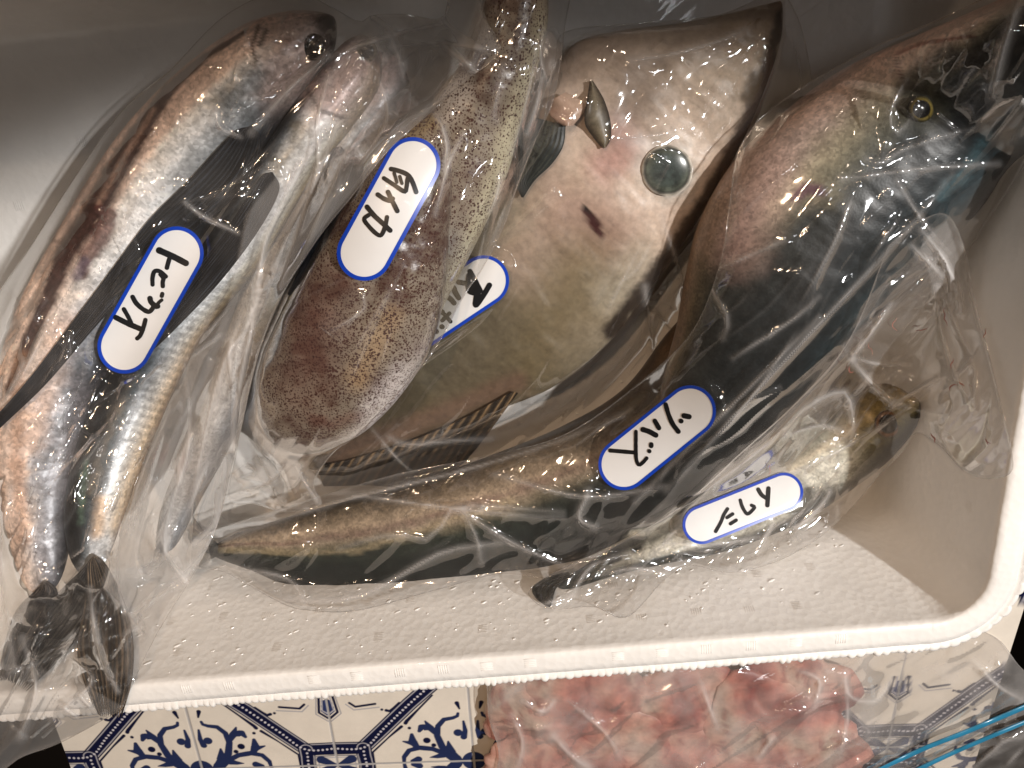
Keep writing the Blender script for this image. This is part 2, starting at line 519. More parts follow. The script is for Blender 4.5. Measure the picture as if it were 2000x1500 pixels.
def tile_paint(X, Y):
    p, q = to_tile(X, Y)
    gp = np.abs(((p+.5) % 1)-.5); gq = np.abs(((q+.5) % 1)-.5)
    fp = np.abs(((p+1) % 2)-1); fq = np.abs(((q+1) % 2)-1)
    cream = lin((222, 212, 198), 1.0); navy = A([.006, .008, .035]); mid = A([.018, .028, .085]); lt = A([.42, .40, .42])
    C = np.zeros(X.shape+(3,))+cream*(.97+.06*fbm(p*3, q*3, 4))[..., None]
    s = 1/270.

    def ln(pts, wd, col, al=1.0):
        nonlocal C
        t = px_tile(pts) if len(pts) > 1 else np.vstack([px_tile(pts)]*2)
        d, f = dpoly(fp, fq, t)
        w_ = (np.interp(f, np.linspace(0, 1, len(wd)), wd) if np.ndim(wd) else wd)*s*(1.28 if col is mid else 1.0)
        m_ = al*(1-sstep(w_-1.0*s, w_+1.0*s, d)); C = C*(1-m_[..., None])+col*m_[..., None]

    band = [(420, 1349), (480, 1386), (546, 1430), (598, 1464), (665, 1461)]
    down = [(598, 1464), (601, 1478), (603, 1500)]
    for b in (band, down):
        ln(b, 16, navy); ln(b, 13.2, lt); ln(b, 11, navy)
    ln([(606, 1471), (660, 1469)], 6, navy); ln([(606, 1471), (606, 1500)], 6, navy)
    for b in (smooth(px_tile(band), 33), smooth(px_tile(down), 6)[1:]):
        for a in b:
            d = np.hypot(fp-a[0], fq-a[1]); m_ = 1-sstep(1.6*s, 3.2*s, d); C = C*(1-m_[..., None])+lt*1.5*m_[..., None]
    ln([(615, 1478), (660, 1475)], 1.6, lt*.5); ln([(615, 1478), (616, 1500)], 1.6, lt*.5)
    ln([(623, 1481), (660, 1479)], 1.4, lt); ln([(622, 1481), (624, 1500)], 1.4, lt)
    ln([(628, 1484), (662, 1497)], [8, 3], mid)
    ln([(510, 1428), (540, 1446), (583, 1474), (588, 1500)], [3.4, 1.8, 2.2, 2], navy)
    ln([(430, 1372), (496, 1418), (500, 1422)], [2, 2.2, 4.2], navy)
    ln([(498, 1382), (522, 1397), (528, 1395)], [2.4, 2.2, 3.6], navy)
    ln([(496, 1432)], 3.6, navy); ln([(536, 1393)], 3, navy)
    # scrolls
    ln([(393, 1410), (396, 1415), (406, 1418), (424, 1420), (440, 1432), (448, 1450), (446, 1472), (438, 1488), (428, 1497)], [2.4, 3.4, 4, 4.4, 5, 5.6, 6, 8, 9], mid)
    ln([(388, 1426), (391, 1444), (398, 1456)], [2, 3.6, 5.2], mid)
    ln([(406, 1447)], 7, mid)
    ln([(448, 1446), (456, 1434), (461, 1421)], [4.6, 6, 1.6], mid); ln([(456, 1434), (472, 1432), (479, 1439)], [5, 6.5, 3], mid)
    ln([(471, 1458)], 7.5, navy); ln([(461, 1468)], 5, navy)
    ln([(444, 1486), (466, 1475), (490, 1471), (512, 1475), (526, 1487), (531, 1501)], [5, 4.5, 5, 4.2, 4, 2.4], mid)
    ln([(494, 1471), (499, 1458), (496, 1445)], [4.6, 7, 3], mid); ln([(500, 1462), (517, 1457)], [5, 1.5], mid)
    ln([(431, 1463), (434, 1486), (420, 1500)], [1.8, 9, 4], mid)
    ln([(450, 1488), (462, 1490), (476, 1491)], [6, 4, 1], mid)
    ln([(500, 1493), (512, 1496)], [6, 4], mid)
    ln([(394, 1503)], 19, mid); ln([(394, 1503)], 9, navy, .6)
    ln([(388, 1390), (387, 1401)], [4.6, 2], navy)
    # hexagon point
    hexa = px_tile([(627, 1368), (627, 1390), (655, 1407), (675, 1390), (675, 1360)])
    m_ = inside(fp, fq, hexa)[..., None]*1.; C = C*(1-m_)+(mid*1.3)*m_
    ln([(622, 1360), (623, 1392), (653, 1410)], 2.6, navy); ln([(628, 1360), (629, 1388), (655, 1402)], 1.4, lt)
    ln([(617, 1360), (617, 1395), (652, 1415)], 1.2, lt*.8)
    ln([(545, 1381), (585, 1384), (594, 1376)], 2.6, navy); ln([(540, 1388), (590, 1390), (602, 1378)], 1.3, lt*.9)
    # grout
    g = np.minimum(gp, gq); m_ = (1-sstep(.006, .011, g))[..., None]; C = C*(1-m_)+A([.40, .38, .37])*m_
    return C, g


ex = P(133, 1440, TABLE)[0]-.004
xr = P(1955, 1330, TABLE)[0]


def axis(lo, hi, a, b, fine, coarse):
    return np.unique(np.r_[np.arange(lo, a, coarse), np.arange(a, b, fine), np.arange(b, hi, coarse), hi])


yb0, yb1 = P(1000, 1530, TABLE)[1], P(1000, 1300, TABLE)[1]
ty = axis(-.62, .5, yb0, yb1, .00055, .005)
tx = axis(ex, xr, ex, ex+.36, .00055, .0012)
TX, TY = np.meshgrid(tx, ty)
# the counter edge leans a little, as in the photograph
TX = TX+(TY-yb0)*-.05*(1-(TX-ex)/(xr-ex))
tcC, tg = tile_paint(TX, TY)
TZ = TABLE-.0004*(1-sstep(.004, .014, tg))
o = mesh('countertop', np.stack([TX, TY, TZ], -1).reshape(-1, 3), gridF(len(ty), len(tx)), M['tile'], cols=tcC)
tag(o, kind='structure')
tag(quad('counter_base', ex+.004, xr, -.62, .5, TABLE-.06, TABLE-.003, M['edge']), kind='structure')
for k, (pts, r) in enumerate((([(62, 1440), (66, 1472), (72, 1520)], .0016), ([(84, 1440), (76, 1475), (60, 1530)], .0014))):
    c = smooth([(a, b, 0) for a, b in pts], 20); X0 = P(c[:, 0], c[:, 1], -.09)
    X0[:, 2] -= np.linspace(0, .12, 20)**1
    a = np.linspace(0, 2*np.pi, 10, endpoint=False)
    ring = X0[:, None]+r*np.stack([np.cos(a), np.sin(a), 0*a], -1)[None]
    o = mesh('cable', ring.reshape(-1, 3), gridF(20, 10, True), M['cable'])
    tag(o, ['straight pale cable by the counter edge, left of two', 'bent pale cable crossing the straight one by the counter edge'][k], 'cable', 'pale cables below the counter edge')


# ------------------------------------------------------------------ polystyrene box
def build_box():
    R = .023; step = .00042
    # perimeter of the rim's inner edge, in box axes, as (x, y, nx, ny)
    pts = []
    corners = [(BX1-R, BY0+R, -90), (BX1-R, BY1-R, 0), (BX0+R, BY1-R, 90), (BX0+R, BY0+R, 180)]
    for i, (cx, cy, a0) in enumerate(corners):
        for t in np.linspace(0, 1, 130):
            a = math.radians(a0+90*t); pts.append((cx+R*math.cos(a), cy+R*math.sin(a), math.cos(a), math.sin(a)))
        nx_ = corners[(i+1) % 4]; a = math.radians(a0+90)
        x0, y0 = cx+R*math.cos(a), cy+R*math.sin(a); x1, y1 = nx_[0]+R*math.cos(a), nx_[1]+R*math.sin(a)
        L = math.hypot(x1-x0, y1-y0); n = int(L/step)
        for t in np.linspace(0, 1, n, endpoint=False)[1:]:
            pts.append((x0+(x1-x0)*t, y0+(y1-y0)*t, math.cos(a), math.sin(a)))
    p = A(pts); arc = np.r_[0, np.cumsum(np.hypot(np.diff(p[:, 0]), np.diff(p[:, 1])))]
    # outward offset from the rim's inner edge, height, bead amount
    prof = [(-DRAFT-.012, 0, 0), (-DRAFT-.006, .0005, 0), (-DRAFT-.0025, .0025, 0), (-DRAFT, .007, 0)]
    for z in np.linspace(.014, RIM-.004, 14): prof.append((-DRAFT*(1-z/RIM), z, 0))
    prof += [(-.0004, RIM-.0015, 0), (.0008, RIM-.0003, 0), (.003, RIM, 0), (.006, RIM, 0), (.0085, RIM-.0001, 0), (.0118, RIM-.0004, 0), (.0124, RIM-.0016, 0),
             (.0130, RIM-.0017, .3), (.0140, RIM-.0007, .7), (.0152, RIM-.0005, 1), (.0166, RIM-.0012, 1), (.0175, RIM-.0028, 1), (.0171, RIM-.0046, .7),
             (.0160, RIM-.0056, 0), (.0150, RIM-.02, 0), (.011, .03, 0), (.009, TABLE+.004, 0), (.006, TABLE+.0005, 0), (-.03, TABLE+.0005, 0)]
    pitch = .0034
    k = arc/pitch+.6*np.sin(arc*90)
    bead = np.sqrt(1-(2*(k % 1)-1)**2+1e-6)*(.35+1.0*hsh(np.floor(k), 0*k, 5))
    wav = (fbm(arc*40, arc*0, 9)-.5)*.0012
    notch_x, notch_y = to_box(*P(455, 1376, RIM)[:2])
    nd = np.hypot(p[:, 0]-notch_x, p[:, 1]-(notch_y)); notch = np.exp(-(nd/.012)**4)
    rows = []
    for off, z, bd in prof:
        o_ = off+bd*(bead*.0010-.0004+wav-.0016*notch*(off > .011))
        x = p[:, 0]+p[:, 2]*o_; y = p[:, 1]+p[:, 3]*o_
        zz = z+bd*.0007*(bead-.5)+(fbm(arc*60, arc*0+off*300, 3)-.5)*.0004
        X, Y = from_box(x, y); rows.append(np.stack([X, Y, zz+0*X], -1))
    G = A(rows); n, m = G.shape[:2]
    F = gridF(n, m, True)
    V = G.reshape(-1, 3)
    root = thing('foam_box', 'white polystyrene foam fish box with beaded rim on the tiled counter', 'foam box')
    mesh('box_shell', V, F, M['foam'], root)
    # inner floor panel
    g = G[0]; c = g.mean(0); t = np.linspace(0, 1, 8)[:, None, None]
    Gf = g[None]*(1-t)+c*t
    mesh('box_bottom', Gf.reshape(-1, 3), gridF(8, m, True), M['foam'], root)
    # embossed hatch marks moulded in the inner wall, the bottom and the rim top
    VV, FF = [], []

    def bar(a, b, wd, nrm, h):
        a, b, nrm = A(a, float), A(b, float), A(nrm, float)
        d = b-a; sd = np.cross(nrm, d); sd = sd/np.linalg.norm(sd)*wd
        i = len(VV)
        for q in (a-sd, b-sd, b+sd, a+sd): VV.append(q-nrm*.0003)
        mid = [a+d*.15, b-d*.15]
        VV.extend([mid[0]+nrm*h, mid[1]+nrm*h])
        FF.extend([(i, i+1, i+5, i+4), (i+1, i+2, i+5, i+5), (i+2, i+3, i+4, i+5), (i+3, i, i+4, i+4)])

    r2 = random.Random(4)

    def patch(fn, nrm, s0, t0):
        """a little block of parallel strokes"""
        if r2.random() < .25: return
        vert = r2.random() < .5
        nrm = A(nrm); 
        for i in range(5):
            dd = (i-2)*.0011
            if vert: bar(fn(s0+dd, t0-.0026), fn(s0+dd, t0+.0026), .0003, nrm, .00022)
            else: bar(fn(s0-.003, t0+dd), fn(s0+.003, t0+dd), .0003, nrm, .00022)

    def fbox(x, y, z): X, Y = from_box(x, y); return (X, Y, z)
    sl = DRAFT/RIM
    wall_n = A(from_box(0, 1)+(sl,)); wall_n /= np.linalg.norm(wall_n)
    for row, z0 in enumerate((.022, .045, .068, .091)):
        x = BX0+.04+(row % 2)*.012
        while x < BX1-.04:
            patch(lambda s, t: fbox(s, BY0+DRAFT*(1-t/RIM), t), wall_n, x+r2.uniform(-.002, .002), z0+r2.uniform(-.002, .002)); x += .026
    x = BX0+.04
    while x < BX1-.03:
        patch(lambda s, t: fbox(s, t, RIM+.0003), (0, 0, 1), x, BY0-.0045); x += .021
    rn = A(from_box(-1, 0)+(sl,)); rn /= np.linalg.norm(rn)
    for z0 in (.03, .06, .09):
        y = BY0+.05
        while y < BY1-.05:
            patch(lambda s, t: fbox(BX1-DRAFT*(1-t/RIM), s, t), rn, y, z0); y += .028
    for i in range(18):
        for j in range(9):
            patch(lambda s, t: fbox(s, t, .0006), (0, 0, 1), BX0+.03+i*.026+(j % 2)*.01, BY0+.03+j*.027)
    FT = []
    for f in FF:
        if f[2] == f[3]: FT.append(f[:3])
        else: FT += [(f[0], f[1], f[2]), (f[0], f[2], f[3])]
    mesh('embossed_marks', VV, FT, M['foam'], root, smoothed=False)
    return root


build_box()


# ------------------------------------------------------------------ stickers and film
def stadium(c0, c1, r):
    c0, c1 = A(c0, float), A(c1, float)
    return c0, c1, float(r)


class Lab:
    def __init__(s, c0, c1, r, strokes, inkw):
        s.c0, s.c1, s.r, s.strokes, s.inkw = A(c0, float), A(c1, float), r, strokes, inkw
        s.ax = s.c1-s.c0; s.L = np.linalg.norm(s.ax); s.ax /= s.L; s.nr = A([-s.ax[1], s.ax[0]])

    def mask(s, U, V):
        d, _ = dpoly(U, V, [s.c0, s.c1]); return d

    def fit(s, E, lift):
        g = [(a, b) for a in np.linspace(-s.r, s.L+s.r, 24) for b in np.linspace(-s.r, s.r, 9)]
        pts = A([s.c0+s.ax*a+s.nr*b for a, b in g]); g = A(g)
        z = samp(E, pts[:, 0], pts[:, 1])
        s.M = lambda a, b: np.stack([np.ones_like(a), a/100, b/100, (a/100)**2, a*b/1e4, (b/100)**2], -1)
        Mx = s.M(g[:, 0], g[:, 1]); co = np.linalg.lstsq(Mx, z, rcond=None)[0]
        res = z-Mx@co; co[0] += np.percentile(res, 99)+lift; s.co = co

    def z(s, U, V):
        d0 = U-s.c0[0]; d1 = V-s.c0[1]
        a = d0*s.ax[0]+d1*s.ax[1]; b = d0*s.nr[0]+d1*s.nr[1]
        a = np.clip(a, -s.r*1.4, s.L+s.r*1.4); b = np.clip(b, -s.r*1.4, s.r*1.4)
        return s.M(a, b)@s.co

    def build(s, parent):
        n, m = 70, 17
        xs = -np.cos(np.linspace(0, np.pi, n))*(s.L/2+s.r)
        hw = np.where(np.abs(xs) > s.L/2, np.sqrt(np.clip(s.r**2-(np.abs(xs)-s.L/2)**2, 0, None)), s.r)
        b = np.linspace(-1, 1, m)[None]*hw[:, None]; a = xs[:, None]+s.L/2+0*b
        U = s.c0[0]+s.ax[0]*a+s.nr[0]*b; V = s.c0[1]+s.ax[1]*a+s.nr[1]*b
        o = mesh('sticker', P(U, V, s.z(U, V)).reshape(-1, 3), gridF(n, m), M['sticker'], parent)
        # printed blue border
        a = []
        for k, (cx, a0) in enumerate(((s.L, -90), (0, 90))):
            for t in np.linspace(0, 180, 40): a.append((cx, math.radians(a0+t)))
            for t in np.linspace(0, 1, 40)[1:-1]: a.append((s.L*(1-t) if k == 0 else s.L*t, math.radians(a0+180)))
        ring = []
        for rr in (s.r+.3, s.r-3.5, s.r-s.bw):
            ring.append([s.c0+s.ax*(cx+rr*math.cos(t))+s.nr*(rr*math.sin(t)) for cx, t in a])
        R = A(ring); z = s.z(R[..., 0], R[..., 1])+.00016
        mesh('printed_border', P(R[..., 0], R[..., 1], z).reshape(-1, 3), gridF(3, R.shape[1], True), M['blue'], o)
        VV, FF = [], []; off = 0
        for st in s.strokes:
            w0 = s.inkw; pts = st
            if not np.ndim(st[0]) and False: pass
            if isinstance(st[-1], (int, float)): w0 = st[-1]; pts = st[:-1]
            if len(pts) == 1: pts = [pts[0], (pts[0][0]+.5, pts[0][1]+.5)]
            q = smooth(pts, max(8, int(np.linalg.norm(np.diff(A(pts, float), axis=0), axis=1).sum()/2.5)))
            d = np.gradient(q, axis=0); d /= np.linalg.norm(d, axis=1)[:, None]+1e-9
            nrm = np.stack([-d[:, 1], d[:, 0]], -1)
            hw = w0/2*1.15*(.92+.16*fbm(np.arange(len(q))*.35, np.zeros(len(q)), int(q[0, 0])))
            # round ends
            ext = [];
            for k in (3, 2, 1): ext.append((q[0]-d[0]*hw[0]*math.sin(k*math.pi/6), nrm[0], hw[0]*math.cos(k*math.pi/6)+.05))
            body = [(q[i], nrm[i], hw[i]) for i in range(len(q))]
            end = [(q[-1]+d[-1]*hw[-1]*math.sin(k*math.pi/6), nrm[-1], hw[-1]*math.cos(k*math.pi/6)+.05) for k in (1, 2, 3)]
            al = ext+body+end
            E = A([[c-nn*h, c, c+nn*h] for c, nn, h in al])
            z = s.z(E[..., 0], E[..., 1])+.00030
            VV.append(P(E[..., 0], E[..., 1], z).reshape(-1, 3)); FF.append(gridF(len(al), 3, off=off)); off += len(al)*3
        mesh('handwriting', np.vstack(VV), np.vstack(FF), M['ink'], o)
        return o


def envelope(lo, region, it=90):
    h = lo.copy()
    for _ in range(it):
        h = np.maximum(lo, blur(h, 1))
    return h


def make_bag(label, cat, outline, creases, direction, mat, gstep=4, it=60, lab=None, lift=.0012, nrand=60, wr=.0012,
             seed=1, sources=None, veil_spots=(), group=None, hem=.00022, name='plastic_bag', facet=.0016):
    global HM
    root = thing(name, label, cat, group)
    poly = smooth(outline+[outline[0]], 260)[:-1]
    u0, v0 = poly.min(0)-gstep*2; u1, v1 = poly.max(0)+gstep*2
    us = np.arange(u0, u1, gstep); vs = np.arange(v0, v1, gstep)
    U, V = np.meshgrid(us, vs)
    env = blur(envelope(maxf(HM), None, it*3), 3)
    SM = blur(maxf(HM), 3)
    env = np.maximum(env, SM+.0001)
    Z = samp(env, U, V)+lift
    dE, _ = dpoly(U, V, poly, True); ins = inside(U, V, poly)
    rs = np.random.RandomState(seed)
    # folds: stretched noise + faceted folds + explicit creases
    cd_, sd_ = math.cos(direction), math.sin(direction)
    al = U*cd_+V*sd_; ac = -U*sd_+V*cd_
    W = wr*1.3*(fbm(al/260+.3*fbm(ac/60, al/90, seed+3, 2), ac/40, seed, 2)-.5)
    rid = 1-np.abs(2*fbm(al/230, ac/48, seed+11, 2)-1)*1.0
    W += wr*1.2*rid**6
    # voronoi-like facets (piecewise planar, crisp edges)
    best = np.full(U.shape, -1e9)
    k = max(24, int((u1-u0)*(v1-v0)/9000))
    cx = rs.uniform(u0, u1, k); cy = rs.uniform(v0, v1, k); gx = rs.normal(0, 1, k); gy = rs.normal(0, 1, k); hh = rs.uniform(0, 1, k)
    for i in range(k):
        da = (U-cx[i])*cd_+(V-cy[i])*sd_; db = -(U-cx[i])*sd_+(V-cy[i])*cd_
        pl = hh[i]+(gx[i]*da*.25+gy[i]*db)*.006-(np.abs(da)*.35+np.abs(db))/95.
        best = np.maximum(best, pl)
    W += .7*facet*np.clip(best, -1.2, 1.5)
    lst = list(creases)
    for _ in range(int(nrand*.5)):
        cu, cv = rs.uniform(u0, u1), rs.uniform(v0, v1); L = rs.uniform(60, 300)
        a = direction+rs.normal(0, .38) if rs.rand() < .75 else rs.uniform(0, np.pi)
        bend = rs.uniform(-.18, .18)*L
        big = rs.rand() < .3
        p0 = (cu-L/2*math.cos(a), cv-L/2*math.sin(a)); p1 = (cu+L/2*math.cos(a), cv+L/2*math.sin(a))
        pm = (cu-bend*.5*math.sin(a), cv+bend*.5*math.cos(a))
        lst.append(([p0, pm, p1], rs.choice([-1, 1], p=[.3, .7])*rs.uniform(.25, 1.0)*(1.5 if big else 1), rs.uniform(14, 26) if big else rs.uniform(4, 11)))
    vl = np.zeros(U.shape)
    for ci, c in enumerate(lst):
        pts, h, wd = c[:3]
        expl = ci < len(creases)
        q = smooth(pts, 12); x0, y0 = q.min(0)-wd*5; x1, y1 = q.max(0)+wd*5
        i0, i1 = np.searchsorted(us, [x0, x1]); j0, j1 = np.searchsorted(vs, [y0, y1])
        if i1 <= i0 or j1 <= j0: continue
        d, f = dpoly(U[j0:j1, i0:i1], V[j0:j1, i0:i1], q)
        prof = np.exp(-d/wd)*np.sin(np.pi*np.clip(f, .03, .97))**.5
        W[j0:j1, i0:i1] += h*.0016*prof
        if len(c) > 3: vl[j0:j1, i0:i1] += c[3]*np.exp(-(d/wd)**2)+.28*np.exp(-(d/2.4)**2)*np.sin(np.pi*np.clip(f, .03, .97))
        else: vl[j0:j1, i0:i1] += (.2 if expl else .09 if wd < 12 else .01)*abs(h)*np.exp(-(d/2.4)**2)*np.sin(np.pi*np.clip(f, .03, .97))
    for _ in range(int(nrand*.35)):
        cu, cv = rs.uniform(u0, u1), rs.uniform(v0, v1); L = rs.uniform(90, 380); b0 = rs.uniform(2, 12); b1 = rs.uniform(14, 60)
        a = direction+rs.normal(0, .3); ca_, sa_ = math.cos(a), math.sin(a)
        if rs.rand() < .5: ca_, sa_ = -ca_, -sa_
        tri = A([(cu-L/2*ca_-b0*sa_, cv-L/2*sa_+b0*ca_), (cu+L/2*ca_-b1*.3*sa_, cv+L/2*sa_+b1*.3*ca_), (cu+L/2*ca_+b1*.7*sa_, cv+L/2*sa_-b1*.7*ca_), (cu-L/2*ca_+b0*sa_, cv-L/2*sa_-b0*ca_)])
        x0, y0 = tri.min(0)-8; x1, y1 = tri.max(0)+8
        i0, i1 = np.searchsorted(us, [x0, x1]); j0, j1 = np.searchsorted(vs, [y0, y1])
        if i1 <= i0 or j1 <= j0: continue
        UU, VV_ = U[j0:j1, i0:i1], V[j0:j1, i0:i1]
        dd = dpoly(UU, VV_, tri, True)[0]*np.where(inside(UU, VV_, tri), 1, -1)
        am = rs.uniform(.01, .04)
        vl[j0:j1, i0:i1] += am*sstep(-2.5, 2.5, dd)+am*.8*np.exp(-(dd/2.6)**2)
        W[j0:j1, i0:i1] += .0012*sstep(-2, 5, dd)
    for (pg, amt) in veil_spots:
        vl += amt*sstep(-3, 3, np.where(inside(U, V, pg), 1, -1)*dpoly(U, V, pg, True)[0])
    vl += .10*np.exp(-dE/5.)
    Z = Z+W*np.clip(dE/30, .15, 1)
    lo = samp(HM, U, V)
    Z = np.maximum(Z, samp(SM, U, V)+.0003)
    if lab:
        lab.bw = getattr(lab, 'bw', 7)
        lab.fit(np.maximum(env+lift, HM), .0008)
        d = lab.mask(U, V); zl = lab.z(U, V)
        k = 1-sstep(lab.r+1, lab.r+26, d); Z = Z*(1-k)+(zl-.0004)*k
        Z = np.maximum(Z, lo+.0003); Z = np.where(d < lab.r+6, np.minimum(Z, zl-.0003), Z)
    X = P(U, V, Z)
    # keep cells touching the inside, pull their outer corners onto the outline
    cell = ins[:-1, :-1] | ins[1:, :-1] | ins[:-1, 1:] | ins[1:, 1:]
    used = np.zeros(ins.shape, bool)
    for a in (0, 1):
        for b in (0, 1): used[a:used.shape[0]-1+a, b:used.shape[1]-1+b] |= cell
    mv = used & ~ins
    jj, ii = np.nonzero(mv)
    if len(jj):
        q = np.stack([U[jj, ii], V[jj, ii]], -1)
        D = ((q[:, None]-poly[None])**2).sum(-1); nb = poly[D.argmin(1)]
        # refine on the two neighbouring segments
        idx = D.argmin(1); bestq = nb.copy(); bd = D.min(1)
        for sft in (-1, 1):
            b = poly[(idx+sft) % len(poly)]; ab = b-nb; t = np.clip(((q-nb)*ab).sum(1)/((ab**2).sum(1)+1e-9), 0, 1)
            c = nb+ab*t[:, None]; dd = ((q-c)**2).sum(1); mm = dd < bd; bestq[mm] = c[mm]; bd[mm] = dd[mm]
        X[jj, ii] = P(bestq[:, 0], bestq[:, 1], Z[jj, ii])
    vid = -np.ones(ins.shape, int); vid[used] = np.arange(used.sum())
    jj, ii = np.nonzero(cell)
    F = np.stack([vid[jj, ii], vid[jj, ii+1], vid[jj+1, ii+1], vid[jj+1, ii]], -1)
    Vt = X[used]; dv = vl[used]
    mesh('film', Vt, F, mat, root, dots=dv)
    if hem:   # rolled edge of the film
        z = samp(np.maximum(env, HM), poly[:, 0], poly[:, 1])+lift+.0002
        c = P(poly[:, 0], poly[:, 1], z); a = np.linspace(0, 2*np.pi, 8, endpoint=False)
        tg_ = np.roll(c, -1, 0)-np.roll(c, 1, 0); tg_ /= np.linalg.norm(tg_, axis=1)[:, None]
        up = A([0, 0, 1.]); sd = np.cross(tg_, up); sd /= np.linalg.norm(sd, axis=1)[:, None]+1e-9
        ring = c[:, None]+hem*(np.cos(a)[None, :, None]*sd[:, None]+np.sin(a)[None, :, None]*up)
        V2 = np.concatenate([ring, ring[:1]], 0)
        mesh('film_edge', V2.reshape(-1, 3), gridF(len(V2), 8, True), mat, root, dots=np.full(len(V2)*8, .02))
    if lab: lab.build(root)
    stamp(X[used])
    return root


def fin_col(dark, light, rays, tint=None):
    def f(S, T, U, V):
        r = .5+.5*np.sin((T+.16*(fbm(T*7, S*2, 8)-.5))*rays*2*np.pi+2.5*fbm(S*5, T*4, 2)); r = r*(.35+1.1*fbm(S*6, T*9, 4))
        k = np.clip(r**3*.8+.35*(fbm(S*14, T*rays, 5)-.5), 0, 1)
        return lin(dark, 1.2)*(1-k[..., None])+lin(light, 1.2)*k[..., None]
    return f


# ------------------------------------------------------------------ filefish
fi = thing('filefish', 'large flat tan filefish with a round grey eye, in the middle of the box', 'fish')


def c_dory(S, T, U, V):
    C = ramp(S, [(0, (120, 95, 70)), (.08, (200, 178, 150)), (.35, (212, 186, 166)), (.48, (160, 145, 120)), (.64, (100, 88, 60)), (1, (78, 64, 42))])
    mt = (fbm(U/70, V/70, 21)-.5)[..., None]; C = C*(1.35+.6*mt)
    st = [([(1110, 110), (1220, 90), (1380, 60), (1480, 40)], 46, (120, 95, 78), .55, .9),
          ([(1180, 320), (1230, 300), (1210, 260)], 34, (205, 120, 115), .55, .9),
          ([(1130, 420), (1180, 450)], 60, (198, 138, 122), .5, .95),
          ([(1230, 210), (1260, 170)], 46, (130, 108, 92), .55, .9),
          ([(1050, 300), (1100, 420), (1020, 520)], 60, (205, 172, 155), .5, .9),
          ([(1120, 560), (1050, 650), (1140, 520)], 70, (128, 108, 58), .6, .9),
          ([(1250, 500), (1190, 580)], 30, (190, 182, 160), .5, .9),
          ([(880, 700), (960, 640)], 70, (118, 108, 84), .6, .9),
          ([(640, 890), (800, 835), (930, 780), (1010, 745)], 20, (134, 98, 76), .7, .8),
          ([(1300, 333), (1302, 335)], 62, (226, 218, 205), .75, .35),
          ([(1137, 398), (1150, 420), (1168, 448), (1175, 462)], [4, 10, 12, 3], (78, 22, 22), 1, .35, .2),
          ([(1140, 400), (1153, 420)], 4, (20, 10, 10), 1, .4),
          ([(1530, 30), (1512, 110), (1465, 225), (1405, 345), (1335, 455), (1262, 556), (1190, 650)], [14, 20, 16, 12, 14, 14, 16], (46, 32, 24), .95, .55, .4),
          ([(1475, 150), (1460, 190)], 14, (96, 76, 44), .8, .4)]
    C = paint(C, U, V, st, 31)
    sp = hsh(np.floor(U/3), np.floor(V/3), 3) > .965
    sp &= fbm(U/60, V/60, 8) > .48
    C[sp] *= .85
    g_ = C.mean(-1, keepdims=True); C = (C*.72+g_*A([.30, .285, .262]))*.8
    return C


loft('body', [(1515, 0), (1440, 22), (1330, 45), (1210, 60), (1115, 90), (1040, 190), (985, 330), (900, 470), (800, 620), (720, 760), (640, 865), (600, 905)],
     [(1532, 5), (1520, 90), (1468, 230), (1405, 355), (1335, 468), (1262, 570), (1185, 668), (1080, 752), (950, 805), (800, 862), (690, 900), (606, 922)],
     [.034, .036, .036, .034, .03, .026], [.006, .016, .018, .017, .013, .007], M['dory'], fi, c_dory, m=110, sup=.8, noise=.0018, seed=5)
sheet('dorsal_fin', [(618, 912), (700, 893), (800, 862), (900, 820), (1000, 765)], [(632, 950), (720, 948), (800, 950), (900, 908), (1012, 768)], .001,
      M['fin'], fi, lambda S, T, U, V: fin_col((26, 20, 15), (150, 124, 92), 1)(S, (U*.84+V*.54)/14.0+.4*fbm(U/50, V/50, 2), U, V), n=160, m=60, ridge=0, rays=5)
sheet('pectoral_fin', [(1040, 228), (1018, 262), (1003, 300), (1004, 350), (1018, 385)], [(1105, 245), (1100, 285), (1078, 320), (1045, 352), (1022, 386)], .0022,
      M['fin'], fi, lambda S, T, U, V: fin_col((24, 30, 30), (58, 64, 60), 9)(S, T, U, V), ridge=.0003, rays=9, curl=.001)
sheet('fin_base', [(1068, 200), (1072, 222), (1085, 236), (1100, 246)], [(1105, 180), (1135, 196), (1142, 215), (1120, 245)], .003,
      M['flesh'], fi, lambda S, T, U, V: ramp(T+.5*(fbm(U/12, V/12, 3)-.5), [(0, (160, 128, 112)), (1, (206, 178, 158))]), n=24, m=16, ridge=0, curl=.0025)
sheet('gill_flap', [(1152, 158), (1146, 200), (1142, 240), (1160, 270), (1178, 290)], [(1158, 157), (1180, 195), (1192, 235), (1193, 270), (1184, 288)], .0015,
      M['fin'], fi, lambda S, T, U, V: ramp(np.abs(T-.5)*2, [(0, (128, 118, 98)), (.7, (84, 74, 60)), (1, (40, 34, 28))]), n=50, m=14, ridge=0, curl=.002)


def c_eye1(R, a, U, V):
    C = ramp(R, [(0, (50, 59, 58)), (.55, (64, 74, 70)), (.8, (84, 90, 80)), (.88, (34, 38, 38)), (.93, (150, 148, 138)), (1, (215, 208, 196))])
    return C*(.1+1.9*fbm(U/15, V/15, 6))[..., None]


dome('eye', 1303, 333, 50, .0022, M['cloudy'], fi, c_eye1, off=.0016)

